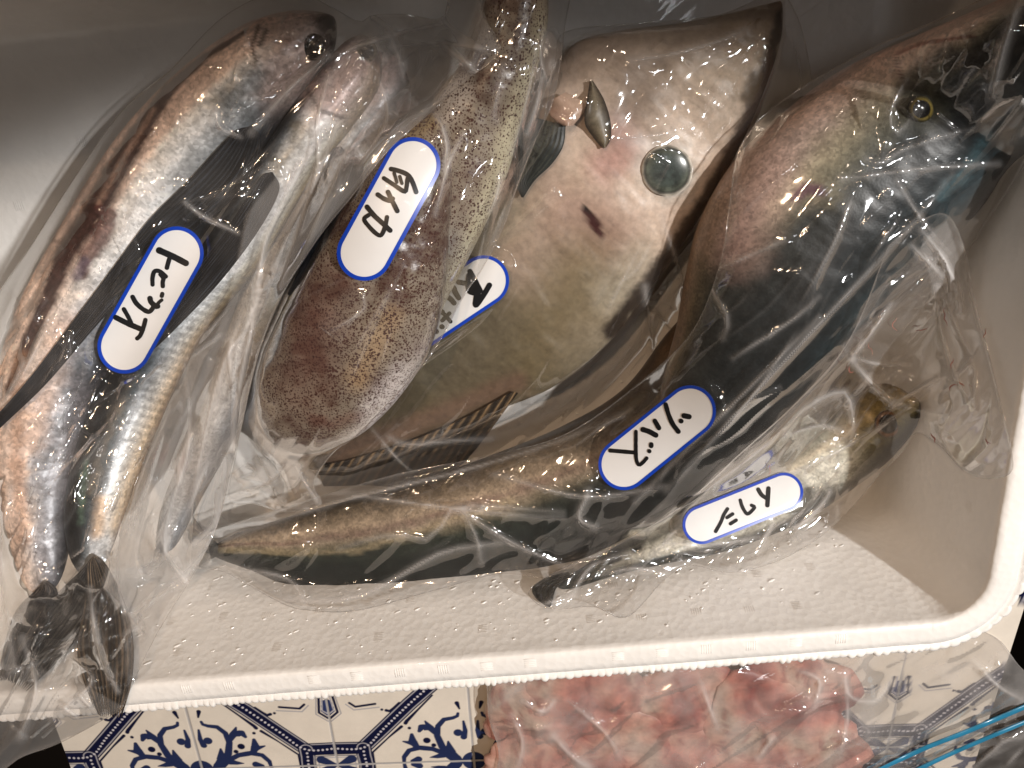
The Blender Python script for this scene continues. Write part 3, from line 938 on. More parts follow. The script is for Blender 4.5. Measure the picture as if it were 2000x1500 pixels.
INK = 9
lab3 = Lab((945, 548), (781, 658), 49, [
    [(918, 530), (930, 552), (938, 568)], [(916, 538), (914, 552), (916, 568), (925, 572)], [(896, 551), (912, 554), (928, 556)],
    [(922, 560), (934, 574), (930, 592)], [(956, 557), (946, 574), (934, 592), (929, 596)], [(932, 577), (930, 594), 12],
    [(886, 562), (890, 572), (896, 582)], [(869, 578), (880, 584), (887, 592)], [(857, 606), (864, 610)],
    [(878, 612), (864, 626), 7], [(868, 614), (880, 628), 7], [(863, 638)], [(852, 647)]], 9)
lab3.bw = 6
make_bag('clear plastic bag around the filefish, its sticker half hidden by the squid', 'plastic bag',
         [(1060, 250), (1085, 120), (1105, 62), (1250, 45), (1400, 30), (1515, -12), (1556, 30), (1578, 110), (1586, 190), (1562, 320), (1500, 420),
          (1478, 520), (1400, 610), (1340, 670), (1280, 760), (1190, 840), (1090, 878), (900, 948), (760, 968), (620, 985), (520, 1010), (440, 1015), (430, 950),
          (560, 840), (700, 680), (820, 540), (940, 420)],
         [([(1230, 118), (1300, 108), (1380, 88), (1460, 58)], 1.6, 9, .25), ([(1120, 70), (1250, 62), (1400, 50)], .8, 6, .1),
          ([(1210, 272), (1290, 262), (1330, 250)], 1.6, 14, .12), ([(1330, 262), (1334, 240)], 1.2, 9),
          ([(1180, 620), (1230, 520), (1260, 470)], 1.4, 8), ([(1370, 740), (1330, 540), (1290, 420)], 1.6, 8, .12),
          ([(1260, 560), (1270, 640), (1272, 700)], 1.8, 8, .2), ([(1270, 590), (1320, 650), (1400, 660)], 1.3, 6, .15),
          ([(1400, 520), (1520, 500), (1530, 480)], 1.4, 7, .15), ([(1420, 430), (1460, 330), (1560, 180)], 1.0, 10, .1),
          ([(1540, 60), (1560, 120), (1566, 200)], 1.2, 6, .1), ([(1000, 320), (985, 400), (960, 470)], 1.5, 7, .15),
          ([(760, 855), (800, 868), (900, 860), (960, 858)], 1.4, 7, .15), ([(720, 830), (780, 900), (830, 940)], 1.0, 6, .06),
          ([(1280, 460), (1240, 530), (1195, 560)], 1.2, 6)], math.radians(-55), M['film_a'], lab=lab3, seed=3, nrand=80, facet=.0012,
         veil_spots=[([(1560, 40), (1586, 190), (1560, 320), (1490, 440), (1440, 420), (1530, 200)], .06)])

# ------------------------------------------------------------------ two young yellowtails
yt_group = 'young yellowtails side by side in one bag'
y2 = thing('yellowtail', 'lower yellowtail with golden flank and green black back, tail to the left', 'fish', yt_group)


def c_y2(S, T, U, V):
    Tn = T+.14*(fbm(U/34, V/12, 77)-.5)+.16*(fbm(U/90, V/40, 78)-.5)
    C = ramp(Tn, [(-1, (76, 64, 50)), (-.75, (128, 108, 86)), (-.45, (182, 156, 128)), (-.3, (140, 112, 96)), (-.22, (178, 154, 128)), (-.05, (120, 108, 86)), (.08, (50, 54, 44)), (.4, (22, 30, 27)), (1, (12, 17, 17))])
    C = C*A([.70, .77, .84])
    gl = .5+.5*np.sin(U/4.2)*np.sin((V+U*.2)/3.6); C = C*(.85+.3*gl[..., None])  # rows of scale glints painted into the flank colour
    dk = sstep(.56, .22, S+.2*(fbm(U/50, V/50, 79)-.5))[..., None]; D = ramp(T, [(-1, (84, 66, 50)), (-.3, (84, 68, 52)), (.2, (34, 30, 26)), (1, (22, 22, 22))])
    C = C*(1-dk)+D*dk
    C = C*(1+.45*(fbm(U/60, V/30, 12)-.5))[..., None]
    return paint(C, U, V, [([(1150, 850), (1230, 800), (1300, 760)], 40, (46, 40, 34), .6, .9),
                           ([(430, 1075), (600, 1080), (700, 1075), (900, 1010), (1000, 975)], 5, (165, 150, 120), .5, .6, .5)], 5)


loft('body', [(1500, 470), (1400, 560), (1310, 650), (1220, 765), (1100, 838), (950, 898), (800, 950), (600, 1002), (470, 1040), (408, 1068)],
     [(1560, 590), (1480, 760), (1390, 880), (1290, 985), (1170, 1062), (1050, 1108), (900, 1135), (740, 1158), (600, 1148), (490, 1108), (405, 1084)],
     [.03, .032, .034, .034, .034, .036, .038, .036], [.016, .024, .026, .026, .023, .019, .014, .007], M['dark'], y2, c_y2, m=90, noise=.0008)
sheet('tail_fin', [(425, 1062), (400, 1040), (378, 1010)], [(425, 1086), (398, 1100), (372, 1112)], .001, M['fin'], y2, fin_col((30, 34, 34), (70, 70, 62), 10), n=30, m=30, ridge=.0002)

y1 = thing('yellowtail', 'larger yellowtail with pink belly and gold rimmed eye, head in the top right corner', 'fish', yt_group)


def c_y1(S, T, U, V):
    head = ramp(T, [(-1, (240, 206, 192)), (-.62, (240, 214, 200)), (-.42, (208, 196, 176)), (-.26, (130, 128, 114)), (-.12, (52, 55, 52)), (.3, (34, 38, 40)), (.75, (34, 44, 48)), (.9, (44, 60, 66)), (1, (60, 60, 60))])
    tail = ramp(T, [(-1, (120, 98, 80)), (-.8, (78, 70, 56)), (-.6, (40, 41, 38)), (-.1, (30, 34, 35)), (.6, (26, 30, 31)), (1, (12, 14, 15))])
    k = sstep(.30, .56, S-.10*(T+.5))[..., None]; C = head*(1-k)+tail*k
    k = sstep(.10, .02, S)[..., None]; C = C*(1-k)+ramp(T, [(-1, (190, 140, 125)), (0, (70, 60, 56)), (1, (24, 26, 27))])*k
    C = C*(1+.2*(fbm(U/40, V/40, 19)-.5))[..., None]
    return paint(C, U, V, [([(1700, 200), (1640, 290), (1600, 350)], 42, (158, 148, 122), .7, .9, .5),
                           ([(1620, 350), (1680, 300), (1740, 240)], 26, (104, 104, 92), .6, .9, .6),
                           ([(1552, 385), (1575, 368), (1600, 372)], 12, (92, 62, 78), .9, .5),
                           ([(1750, 110), (1752, 130), (1765, 160)], 3, (120, 60, 55), .8, .6),
                           ([(1752, 105), (1800, 85), (1900, 70)], 3.5, (140, 80, 72), .7, .6),
                           ([(1850, 110), (1800, 150), (1770, 175)], 24, (46, 50, 48), .8, .6),
                           ([(1900, 130), (1990, 60)], 48, (22, 24, 24), .9, .7),
                           ([(1800, 215), (1801, 216)], 46, (54, 54, 38), .8, .4),
                           ([(1840, 380), (1890, 330), (1930, 260)], 11, (74, 104, 112), .6, .9, .9),
                           ([(1500, 330), (1470, 400), (1440, 480)], 50, (232, 192, 180), .3, .9),
                           ([(1640, 190), (1560, 230)], 18, (240, 205, 185), .6, .9)], 9)


loft('body', [(2040, -40), (1930, 12), (1800, 68), (1660, 130), (1545, 212), (1440, 312), (1370, 430), (1340, 545), (1322, 645), (1296, 740), (1275, 850), (1200, 955), (1120, 1040), (1062, 1092)],
     [(2070, -30), (2030, 150), (1985, 300), (1900, 400), (1830, 480), (1750, 570), (1670, 660), (1590, 745), (1500, 845), (1400, 925), (1300, 1000), (1200, 1056), (1120, 1096), (1066, 1112)],
     [.056, .056, .056, .058, .06, .058, .054, .046, .040], [.018, .032, .034, .033, .03, .025, .02, .013, .006], M['dark'], y1, c_y1, m=110, noise=.001)
dome('eye', 1800, 213, 27, .004, M['eye'], y1, lambda R, a, U, V: ramp(R, [(0, (6, 6, 8)), (.62, (8, 8, 9)), (.7, (150, 130, 60)), (.85, (96, 86, 44)), (1, (40, 40, 30))]))

lab4 = Lab((1219, 907), (1348, 803), 50, [
    [(1300, 790), (1306, 810), (1314, 828), (1325, 843), 8], [(1330, 822)], [(1336, 812), (1346, 814), 9],
    [(1279, 822), (1287, 836), 8], [(1256, 839), (1268, 843), (1281, 850), 9],
    [(1242, 843), (1242, 880), (1243, 898), (1248, 908), (1256, 903), (1263, 895), 6.5], [(1192, 880), (1240, 884), 7],
    [(1272, 868), (1272, 871), 8], [(1268, 881), 7]], 8)
lab4.bw = 6
make_bag('clear plastic bag stretched over the two long dark yellowtails', 'plastic bag',
         [(1480, 235), (1560, 175), (1700, 95), (1830, 40), (1960, -20), (2090, -60), (2060, 120), (2010, 300), (1935, 420), (1870, 520), (1760, 650),
          (1640, 790), (1500, 935), (1400, 1010), (1330, 1062), (1200, 1110), (1080, 1130), (980, 1120), (860, 1150), (700, 1192), (600, 1192), (545, 1176), (440, 1118),
          (372, 1105), (385, 1050), (560, 990), (760, 930), (930, 895), (1100, 850), (1240, 755), (1350, 650), (1405, 520), (1425, 400), (1440, 300)],
         [([(1690, 480), (1640, 440), (1665, 390), (1620, 500), (1570, 600)], .8, 12), ([(1668, 375), (1630, 470), (1560, 600)], 3.2, 22, .03), ([(1560, 640), (1480, 760), (1380, 870)], 2.2, 22, 0), ([(1760, 420), (1690, 520)], 2.0, 18, 0),
          ([(1990, 0), (1960, 90), (1935, 190)], 2.2, 12, .28), ([(1860, 340), (1760, 460), (1650, 580), (1500, 740), (1300, 960)], 1.6, 7, .1),
          ([(1430, 700), (1540, 630), (1600, 580)], 1.4, 6, .1), ([(1600, 620), (1500, 720), (1330, 890), (1240, 980)], 1.4, 6, .12),
          ([(1790, 215), (1750, 260), (1740, 210), (1790, 120)], 1.8, 8, .12), ([(1690, 310), (1720, 320), (1770, 290), (1900, 250)], 1.2, 6, .1),
          ([(1640, 350), (1720, 340), (1800, 330), (1950, 320)], 1.6, 7, .14), ([(1750, 350), (1800, 430), (1870, 510)], 1.6, 7, .16),
          ([(1440, 440), (1380, 530), (1420, 620), (1410, 660)], 1.4, 7, .14), ([(1350, 500), (1380, 530), (1530, 470)], 1.2, 6, .1),
          ([(440, 1055), (640, 985), (880, 925), (1090, 862), (1230, 800)], 1.6, 6, .12), ([(540, 1172), (700, 1165), (860, 1080), (980, 1060)], 1.4, 7, .16),
          ([(640, 960), (880, 992), (1060, 1010), (1100, 1010)], 1.6, 7, .1), ([(660, 1072), (760, 1045), (850, 1050), (890, 990), (1100, 1000)], 1.0, 6, .08),
          ([(890, 992), (1000, 1060), (1100, 1105)], 1.8, 7, .12), ([(960, 925), (1140, 970), (1300, 950)], 1.4, 7, .1),
          ([(1150, 960), (1130, 1010), (1160, 1030)], 2.0, 8, .2), ([(440, 1108), (560, 1130), (600, 1190)], 1.0, 7, .1),
          ([(900, 990), (930, 1050), (940, 1100)], 1.2, 7, .08), ([(1110, 880), (1180, 830), (1230, 810)], 1.2, 6)],
         math.radians(-45), M['film_a'], lab=lab4, seed=5, nrand=130, facet=.0020)

# ------------------------------------------------------------------ sardine
sd = thing('sardine', 'small sardine with yellow green head near the front right corner of the box', 'fish')


def c_sd(S, T, U, V):
    C = ramp(T, [(-1, (48, 52, 52)), (-.6, (120, 122, 112)), (-.2, (188, 186, 172)), (.4, (214, 212, 200)), (.8, (170, 168, 156)), (1, (60, 62, 60))])
    h = sstep(.30, .16, S)[..., None]; H = ramp(T, [(-1, (96, 80, 44)), (-.3, (132, 112, 64)), (.3, (104, 96, 52)), (.8, (36, 36, 26)), (1, (14, 14, 12))])
    C = C*(1-h)+H*h
    tl = sstep(.72, .95, S)[..., None]; C = C*(1-tl)+lin((28, 32, 28), 1.2)*tl
    C = C*(1+.6*(fbm(U/24, V/24, 29)-.5))[..., None]
    return paint(C, U, V, [([(1620, 960), (1560, 1000), (1580, 960)], 18, (30, 32, 32), .8, .8, .8),
                           ([(1350, 1045), (1420, 1075), (1500, 1060)], 6, (30, 32, 34), .8, .6, .8),
                           ([(1250, 1070), (1240, 1075)], 5, (12, 12, 12), .9), ([(1210, 1090), (1190, 1098)], 5, (12, 12, 12), .9),
                           ([(1480, 860), (1530, 850)], 30, (198, 190, 172), .6, .9)], 11)


loft('body', [(1790, 775), (1735, 752), (1665, 772), (1585, 822), (1500, 884), (1412, 948), (1322, 1012), (1240, 1060), (1150, 1108), (1085, 1140)],
     [(1794, 785), (1776, 836), (1728, 892), (1660, 945), (1580, 998), (1500, 1036), (1400, 1066), (1300, 1086), (1200, 1112), (1095, 1158)],
     [.026, .026, .026, .028, .03, .036], [.012, .018, .019, .018, .012, .004], M['silver'], sd, c_sd, m=80, noise=.0006)
dome('eye', 1735, 828, 27, .0035, M['eye'], sd, lambda R, a, U, V: ramp(R, [(0, (4, 3, 3)), (.65, (8, 5, 4)), (.78, (110, 70, 30)), (1, (70, 52, 26))]))
sheet('tail_fin', [(1110, 1118), (1070, 1128), (1040, 1148), (1046, 1168), (1066, 1184)], [(1118, 1128), (1100, 1138), (1086, 1150), (1080, 1170), (1075, 1186)], .001, M['fin'], sd,
      fin_col((10, 11, 10), (44, 46, 38), 4), n=40, m=20, ridge=.0006, rays=4)

lab5 = Lab((1371, 1025), (1531, 961), 37.5, [
    [(1481, 956), (1488, 967), (1497, 973), 7], [(1501, 954), (1500, 970), (1499, 987), 7.5],
    [(1446, 977), (1450, 990), (1458, 1003), (1464, 1002), (1472, 994), (1474, 990), (1468, 987), 6],
    [(1421, 994), (1414, 1005), (1408, 1020), (1398, 1038), 6], [(1420, 1011), (1431, 1004), 6], [(1427, 1023), (1438, 1016), 6]], 7)
lab5.bw = 5.2
make_bag('clear plastic bag around the sardine, its crumpled neck spread up the right side', 'plastic bag',
         [(1735, 480), (1800, 430), (1850, 420), (1882, 480), (1905, 590), (1940, 725), (1975, 880), (1972, 925), (1925, 935), (1880, 918), (1835, 870), (1790, 845),
          (1765, 880), (1715, 930), (1665, 990), (1600, 1050), (1520, 1095), (1430, 1118), (1350, 1105), (1300, 1130), (1225, 1205), (1160, 1185), (1090, 1190), (1050, 1180),
          (1035, 1150), (1110, 1105), (1230, 1050), (1340, 980), (1440, 890), (1560, 780), (1660, 660)],
         [([(1530, 850), (1570, 800), (1640, 765), (1662, 790), (1665, 850)], 2.6, 9, .2), ([(1535, 850), (1600, 832), (1640, 840)], 1.6, 7, .12),
          ([(1500, 945), (1640, 880), (1780, 790), (1850, 730)], 1.6, 6, .12), ([(1665, 705), (1700, 745), (1745, 790)], 2.4, 7, .28),
          ([(1745, 790), (1790, 765), (1830, 740)], 2.4, 7, .28), ([(1665, 700), (1740, 595)], 2.0, 7, .2),
          ([(1670, 700), (1720, 712), (1775, 712)], 1.4, 6, .15), ([(1830, 560), (1835, 620), (1850, 690), (1870, 740), (1900, 790)], 2.0, 8, .2),
          ([(1838, 560), (1870, 640), (1900, 700)], 1.6, 7, .15), ([(1858, 740), (1900, 715), (1905, 800)], 2.0, 8, .2),
          ([(1840, 500), (1870, 560), (1880, 610)], 2.4, 8, .25), ([(1800, 450), (1850, 520), (1860, 600)], 2.4, 7, .25), ([(1780, 480), (1840, 540)], 2, 6, .2),
          ([(1880, 480), (1900, 600), (1940, 730), (1970, 880)], 1.2, 7, .1), ([(1830, 830), (1850, 880), (1880, 920)], 1.6, 6, .1),
          ([(1300, 1062), (1400, 1062), (1490, 1048)], 1.6, 6, .2), ([(1555, 1030), (1600, 990), (1620, 960)], 2.0, 6, .3),
          ([(1180, 1120), (1240, 1110), (1300, 1120)], 1.6, 8, .15), ([(1110, 1180), (1150, 1110), (1230, 1080)], 1.6, 8, .1),
          ([(1480, 1070), (1510, 1020), (1500, 1010)], 1.4, 6, .15), ([(1060, 1180), (1120, 1165)], 1.5, 6, .15)],
         math.radians(-50), M['film_a'], gstep=3, lab=lab5, seed=8, nrand=130, wr=.0018, facet=.0022,
         veil_spots=[([(1800, 470), (1850, 430), (1890, 560), (1870, 640), (1830, 600)], .14), ([(1690, 660), (1800, 700), (1830, 740), (1745, 790), (1668, 705)], .05)])

# faint red smears inside the sardine bag neck are parts of that bag
M['blood'] = plain('thin_red_smear', (.34, .12, .09), .3, .4)
bag5 = [o for o in bpy.data.objects if o.name.startswith('plastic_bag')][-1]
rr_ = random.Random(12); HB = blur(HM, 1)
for (u, v, L) in ((1752, 620, 34), (1812, 640, 26), (1846, 600, 40), (1700, 668, 30), (1868, 752, 22), (1874, 744, 16), (1930, 606, 12), (1926, 640, 22), (1862, 700, 24), (1925, 856, 14), (1930, 862, 8), (1818, 846, 22), (1506, 905, 24), (1660, 715, 20)):
    q = [(u, v)]; a = rr_.uniform(1.0, 2.6)
    for k in range(5): a += rr_.uniform(-.9, .9); q.append((q[-1][0]+L/5*math.cos(a), q[-1][1]+L/5*math.sin(a)))
    q = smooth(q, 22); d = np.gradient(q, axis=0); d /= np.linalg.norm(d, axis=1)[:, None]+1e-9
    nn = np.stack([-d[:, 1], d[:, 0]], -1)*(rr_.uniform(.7, 1.8)*np.sin(np.linspace(.2, 2.9, 22)))[:, None]
    E = np.stack([q-nn, q+nn], 1); z = samp(HB, E[..., 0], E[..., 1])+.0006
    mesh('red_smear', P(E[..., 0], E[..., 1], z).reshape(-1, 3), gridF(22, 2), M['blood'], bag5)


# ------------------------------------------------------------------ squid
def sq_base(S, T, U, V, brown):
    C = np.zeros(U.shape+(3,))+lin((176, 164, 146), 1.1)
    mt = fbm(U/55, V/55, 41); m2 = fbm(U/17, V/17, 44)
    k = np.clip((mt-.38)*3+(m2-.5)*1.8+brown, 0, 1)*.85
    C = C*(1-k[..., None])+lin((104, 70, 58), 1.0)*k[..., None]
    return C*A([.56, .55, .55])


sqg = 'white squid side by side in one bag'
s2 = thing('squid', 'paler greenish spotted squid reaching the top edge of the box', 'squid', sqg)


def c_s2(S, T, U, V):
    C = sq_base(S, T, U, V, -.25+.25*sstep(0, -1, T))
    e = sstep(.35, .8, T)[..., None]*.6; C = C*(1-e)+lin((202, 196, 168), 1.2)*e
    t = sstep(.16, .02, S)[..., None]*.7; C = C*(1-t)+lin((128, 96, 84), 1.2)*t
    return paint(C, U, V, [([(760, 640), (840, 560), (860, 480)], 40, (150, 150, 146), .6, .9), ([(900, 180), (860, 230), (890, 160)], 24, (205, 196, 186), .7, .8)], 4)


loft('mantle', [(955, -70), (942, 20), (915, 105), (850, 190), (815, 300), (795, 420), (775, 540), (762, 640), (752, 720)],
     [(1075, -70), (1068, 60), (1040, 170), (1013, 260), (988, 350), (940, 455), (886, 560), (846, 640), (800, 730)],
     [.066, .064, .062, .06, .058], [.010, .014, .017, .017, .010], M['squid'], s2, c_s2, m=80, noise=.0008,
     dots=lambda S, T, U, V: 1.3+.6*(fbm(U/40, V/40, 6)-.3))
s1 = thing('squid', 'reddish brown speckled squid with its white head down, under a sticker', 'squid', sqg)


def c_s1(S, T, U, V):
    C = sq_base(S, T, U, V, .12)
    e = sstep(.5, .95, T)[..., None]*sstep(.5, .7, S)[..., None]*.75; C = C*(1-e)+lin((196, 188, 186), 1.2)*e
    return paint(C, U, V, [([(590, 760), (620, 700), (640, 650)], 48, (104, 66, 54), .4, .95), ([(600, 640), (640, 560)], 52, (96, 62, 52), .5, .95),
                           ([(610, 820), (650, 830), (700, 810)], 10, (110, 60, 50), .4, .9), ([(840, 235), (780, 275), (750, 300)], 20, (150, 128, 88), .6, .8),
                           ([(760, 620), (700, 740)], 22, (190, 160, 120), .5, .9), ([(730, 800), (780, 740)], 26, (205, 198, 196), .7, .9)], 14)


loft('mantle', [(848, 212), (800, 240), (745, 288), (700, 350), (648, 430), (598, 525), (552, 620), (518, 700), (505, 775), (520, 840), (565, 880)],
     [(858, 216), (884, 262), (888, 340), (880, 440), (872, 540), (862, 610), (836, 690), (790, 762), (742, 815), (692, 852), (600, 886)],
     [.070, .074, .075, .074, .07, .064], [.008, .018, .021, .021, .018, .009], M['squid'], s1, c_s1, m=110, noise=.0016, sup=.9,
     dots=lambda S, T, U, V: 1.5+.7*(fbm(U/40, V/40, 9)-.4))


def c_head(S, T, U, V):
    C = ramp(S, [(0, (206, 198, 190)), (.4, (196, 188, 180)), (1, (170, 160, 150))])
    return paint(C, U, V, [([(540, 868), (560, 872), (580, 874)], 9, (48, 50, 44), .8, .8), ([(566, 893), (584, 896)], 4, (14, 16, 26), 1), ([(596, 895), (602, 888)], 5, (20, 22, 44), 1),
                           ([(640, 850), (620, 846)], 18, (120, 124, 112), .5, .9), ([(520, 800), (500, 830)], 12, (225, 220, 212), .6, .8)], 3)


loft('head', [(520, 742), (496, 785), (486, 818), (505, 852), (532, 876), (556, 905), (566, 940), (572, 962)],
     [(700, 832), (690, 846), (672, 862), (640, 878), (612, 890), (600, 912), (590, 940), (580, 964)],
     [.056, .056, .056, .052, .046], [.010, .014, .013, .010, .003], M['squid'], s1, c_head, m=60, noise=.0014, dots=lambda S, T, U, V: .5*(fbm(U/30, V/30, 6) > .5)*(S < .5))

lab2 = Lab((806, 322), (712, 494), 54, [
    [(764, 330), (780, 334), (797, 342), (806, 356), (813, 375)], [(770, 338), (773, 348), (775, 356), 6], [(781, 345), (783, 352), (785, 358), 6],
    [(750, 348), (768, 360), (790, 374), (794, 366), (796, 350), (798, 346), 7.5],
    [(738, 380), (750, 388), (762, 392), (767, 388), 8], [(758, 375), (764, 388), (770, 400), (776, 412), 8],
    [(717, 404), (730, 420), (745, 434), (762, 450), 8.5], [(756, 424), (753, 440), (748, 454), (742, 460), (730, 452), (714, 434), (712, 426), (720, 420), 7.5]], 8)
lab2.bw = 7.5
make_bag('clear plastic bag around the two speckled squid', 'plastic bag',
         [(960, -60), (1105, -60), (1102, 60), (1082, 190), (1050, 265), (1012, 360), (985, 440), (945, 520), (905, 580), (868, 650), (830, 710), (770, 775),
          (700, 848), (650, 885), (612, 945), (628, 985), (560, 1000), (500, 985), (448, 975), (462, 880), (480, 780), (515, 660), (590, 480), (690, 330), (780, 240), (860, 190), (925, 60)],
         [([(850, 222), (862, 245), (872, 285), (868, 330)], 2.2, 7, .25), ([(905, 260), (885, 300), (870, 340), (850, 420)], 2.0, 6, .2),
          ([(985, 130), (965, 215), (970, 240)], 2.2, 9, .1), ([(1062, 60), (1056, 110), (1068, 160)], 2.4, 7, .2), ([(1060, 150), (1050, 200), (1030, 260)], 1.8, 6, .2),
          ([(1045, 80), (1040, 140), (1020, 230), (1000, 300)], 1.6, 6, .12), ([(978, 340), (970, 380), (958, 410)], 2.2, 7, .2),
          ([(705, 575), (712, 600), (690, 620), (648, 645)], 1.8, 6, .08), ([(760, 560), (740, 600), (690, 690)], 1.4, 6, .05),
          ([(575, 905), (600, 950), (625, 985)], 2, 6, .15), ([(560, 905), (530, 940), (470, 960)], 2, 6, .2), ([(480, 900), (500, 920), (460, 935)], 2.4, 6, .25),
          ([(490, 870), (520, 920), (540, 980)], 1.6, 6, .15)],
         math.radians(-62), M['film_a'], gstep=3, lab=lab2, seed=21, nrand=60, facet=.0010,
         veil_spots=[([(1050, -60), (1105, -60), (1082, 190), (1030, 300), (1010, 280), (1055, 120)], .05)])

# ------------------------------------------------------------------ flying fish
fg = 'flying fish laid together in one bag'
f3 = thing('flying_fish', 'flying fish deepest in the milky bag, blue grey back beside the squid', 'fish', fg)


def silver_pat(U, V, stops, T):
    C = ramp(T, stops); return C*(1+.5*(fbm(U/30, V/30, 51)-.5))[..., None]


loft('body', [(720, 95), (650, 190), (590, 300), (540, 400), (490, 520), (450, 640), (410, 760), (360, 880), (320, 980), (300, 1080)],
     [(790, 110), (800, 210), (735, 320), (670, 420), (600, 530), (545, 650), (500, 760), (445, 880), (390, 980), (340, 1080)],
     [.036, .036, .036, .04, .05, .07], [.012, .02, .021, .02, .016, .008], M['silver'], f3,
     lambda S, T, U, V: paint(silver_pat(U, V, [(-1, (190, 186, 180)), (-.2, (188, 186, 184)), (.2, (130, 136, 142)), (.6, (66, 74, 84)), (1, (30, 34, 40))], T), U, V,
                              [([(740, 110), (700, 170)], 44, (200, 170, 160), .8, .8), ([(330, 880), (340, 900)], 20, (176, 92, 74), .7, .8), ([(360, 780), (345, 820)], 16, (170, 96, 80), .6, .8),
                               ([(420, 880), (380, 960)], 34, (110, 100, 90), .6, .8)], 13), m=70, noise=.001)
sheet('pectoral_fin', [(662, 286), (640, 300), (600, 380), (560, 470), (530, 560)], [(666, 286), (690, 320), (650, 410), (600, 500), (545, 570)], .001, M['fin'], f3, fin_col((24, 28, 36), (84, 88, 94), 9), n=60, m=60)

f2 = thing('flying_fish', 'bright silver flying fish with ribbed flank, between the other two flying fish', 'fish', fg)


def c_f2(S, T, U, V):
    C = ramp(T, [(-1, (20, 24, 30)), (-.8, (90, 98, 106)), (-.5, (226, 230, 234)), (.15, (236, 240, 242)), (.45, (198, 196, 184)), (.7, (130, 116, 82)), (1, (60, 52, 36))])
    lo = ramp(T, [(-1, (9, 11, 13)), (-.5, (18, 23, 27)), (-.2, (56, 66, 72)), (.1, (140, 144, 148)), (.4, (190, 188, 184)), (.75, (196, 176, 150)), (1, (120, 96, 70))])
    k = sstep(.42, .62, S)[..., None]; C = C*(1-k)+lo*k
    rib = .5+.5*np.sin((V*.97-U*.22)/17*2*np.pi)
    m_ = (sstep(.40, .46, S)*sstep(.82, .7, S)*sstep(-.2, .2, T))[..., None]
    C = C*(1-m_*.42*(1-rib[..., None]))
    C = C*(1+.4*(fbm(U/22, V/22, 61)-.5))[..., None]
    C = C*1.4
    return paint(C, U, V, [([(585, 250), (570, 290), (540, 330)], 16, (96, 84, 50), .7, .9, .8), ([(705, 110), (650, 190)], 50, (178, 146, 138), .85, .8), ([(600, 175), (625, 215), (672, 232)], 4, (70, 54, 50), .8, .6), ([(720, 70), (745, 110)], 18, (60, 50, 50), .7, .8),
                           ([(170, 900), (160, 960), (158, 1020)], 6, (96, 124, 108), .5, .9, .9), ([(205, 1060), (190, 1100), (175, 1130)], 22, (206, 208, 210), .9, .8),
                           ([(200, 980), (190, 1040)], 12, (216, 180, 140), .7, .8)], 23)


loft('body', [(690, 60), (620, 140), (565, 220), (520, 290), (470, 370), (415, 455), (350, 540), (280, 630), (215, 720), (172, 810), (145, 900), (130, 1000), (140, 1080), (165, 1130)],
     [(740, 80), (745, 170), (690, 260), (620, 350), (565, 440), (500, 530), (440, 600), (392, 660), (345, 750), (305, 840), (272, 920), (240, 1010), (215, 1080), (190, 1132)],
     [.044, .046, .048, .054, .070, .096, .118], [.014, .022, .023, .022, .018, .014, .007], M['silver'], f2, c_f2, m=80, noise=.0008)
wingc = fin_col((7, 8, 11), (50, 54, 62), 10)
sheet('pectoral_fin', [(528, 336), (505, 350), (440, 450), (370, 540), (310, 630), (268, 700)], [(532, 336), (545, 372), (505, 450), (430, 550), (345, 640), (276, 706)], .001, M['fin'], f2, wingc, n=90, m=80)
dome('eye', 716, 100, 22, .003, M['eye'], f2, lambda R, a, U, V: ramp(R, [(0, (5, 5, 6)), (.6, (10, 10, 12)), (.75, (120, 112, 96)), (1, (90, 84, 80))]))
sheet('tail_fin', [(176, 1092), (160, 1112), (105, 1165), (50, 1225), (20, 1280), (15, 1330)], [(180, 1092), (198, 1118), (185, 1190), (148, 1250), (105, 1300), (50, 1352)], .001, M['fin'], f2, fin_col((20, 20, 21), (96, 92, 86), 11), n=80, m=72, ragged=.1)
sheet('tail_fin', [(180, 1088), (168, 1108), (165, 1180), (150, 1255), (160, 1320), (190, 1398)], [(186, 1088), (210, 1108), (244, 1180), (260, 1255), (257, 1330), (236, 1405)], .001, M['fin'], f2, fin_col((26, 22, 18), (130, 112, 92), 10), n=80, m=72, ragged=.22, seed=3)

f1 = thing('flying_fish', 'leftmost flying fish with its belly slit open and a long black fin', 'fish', fg)


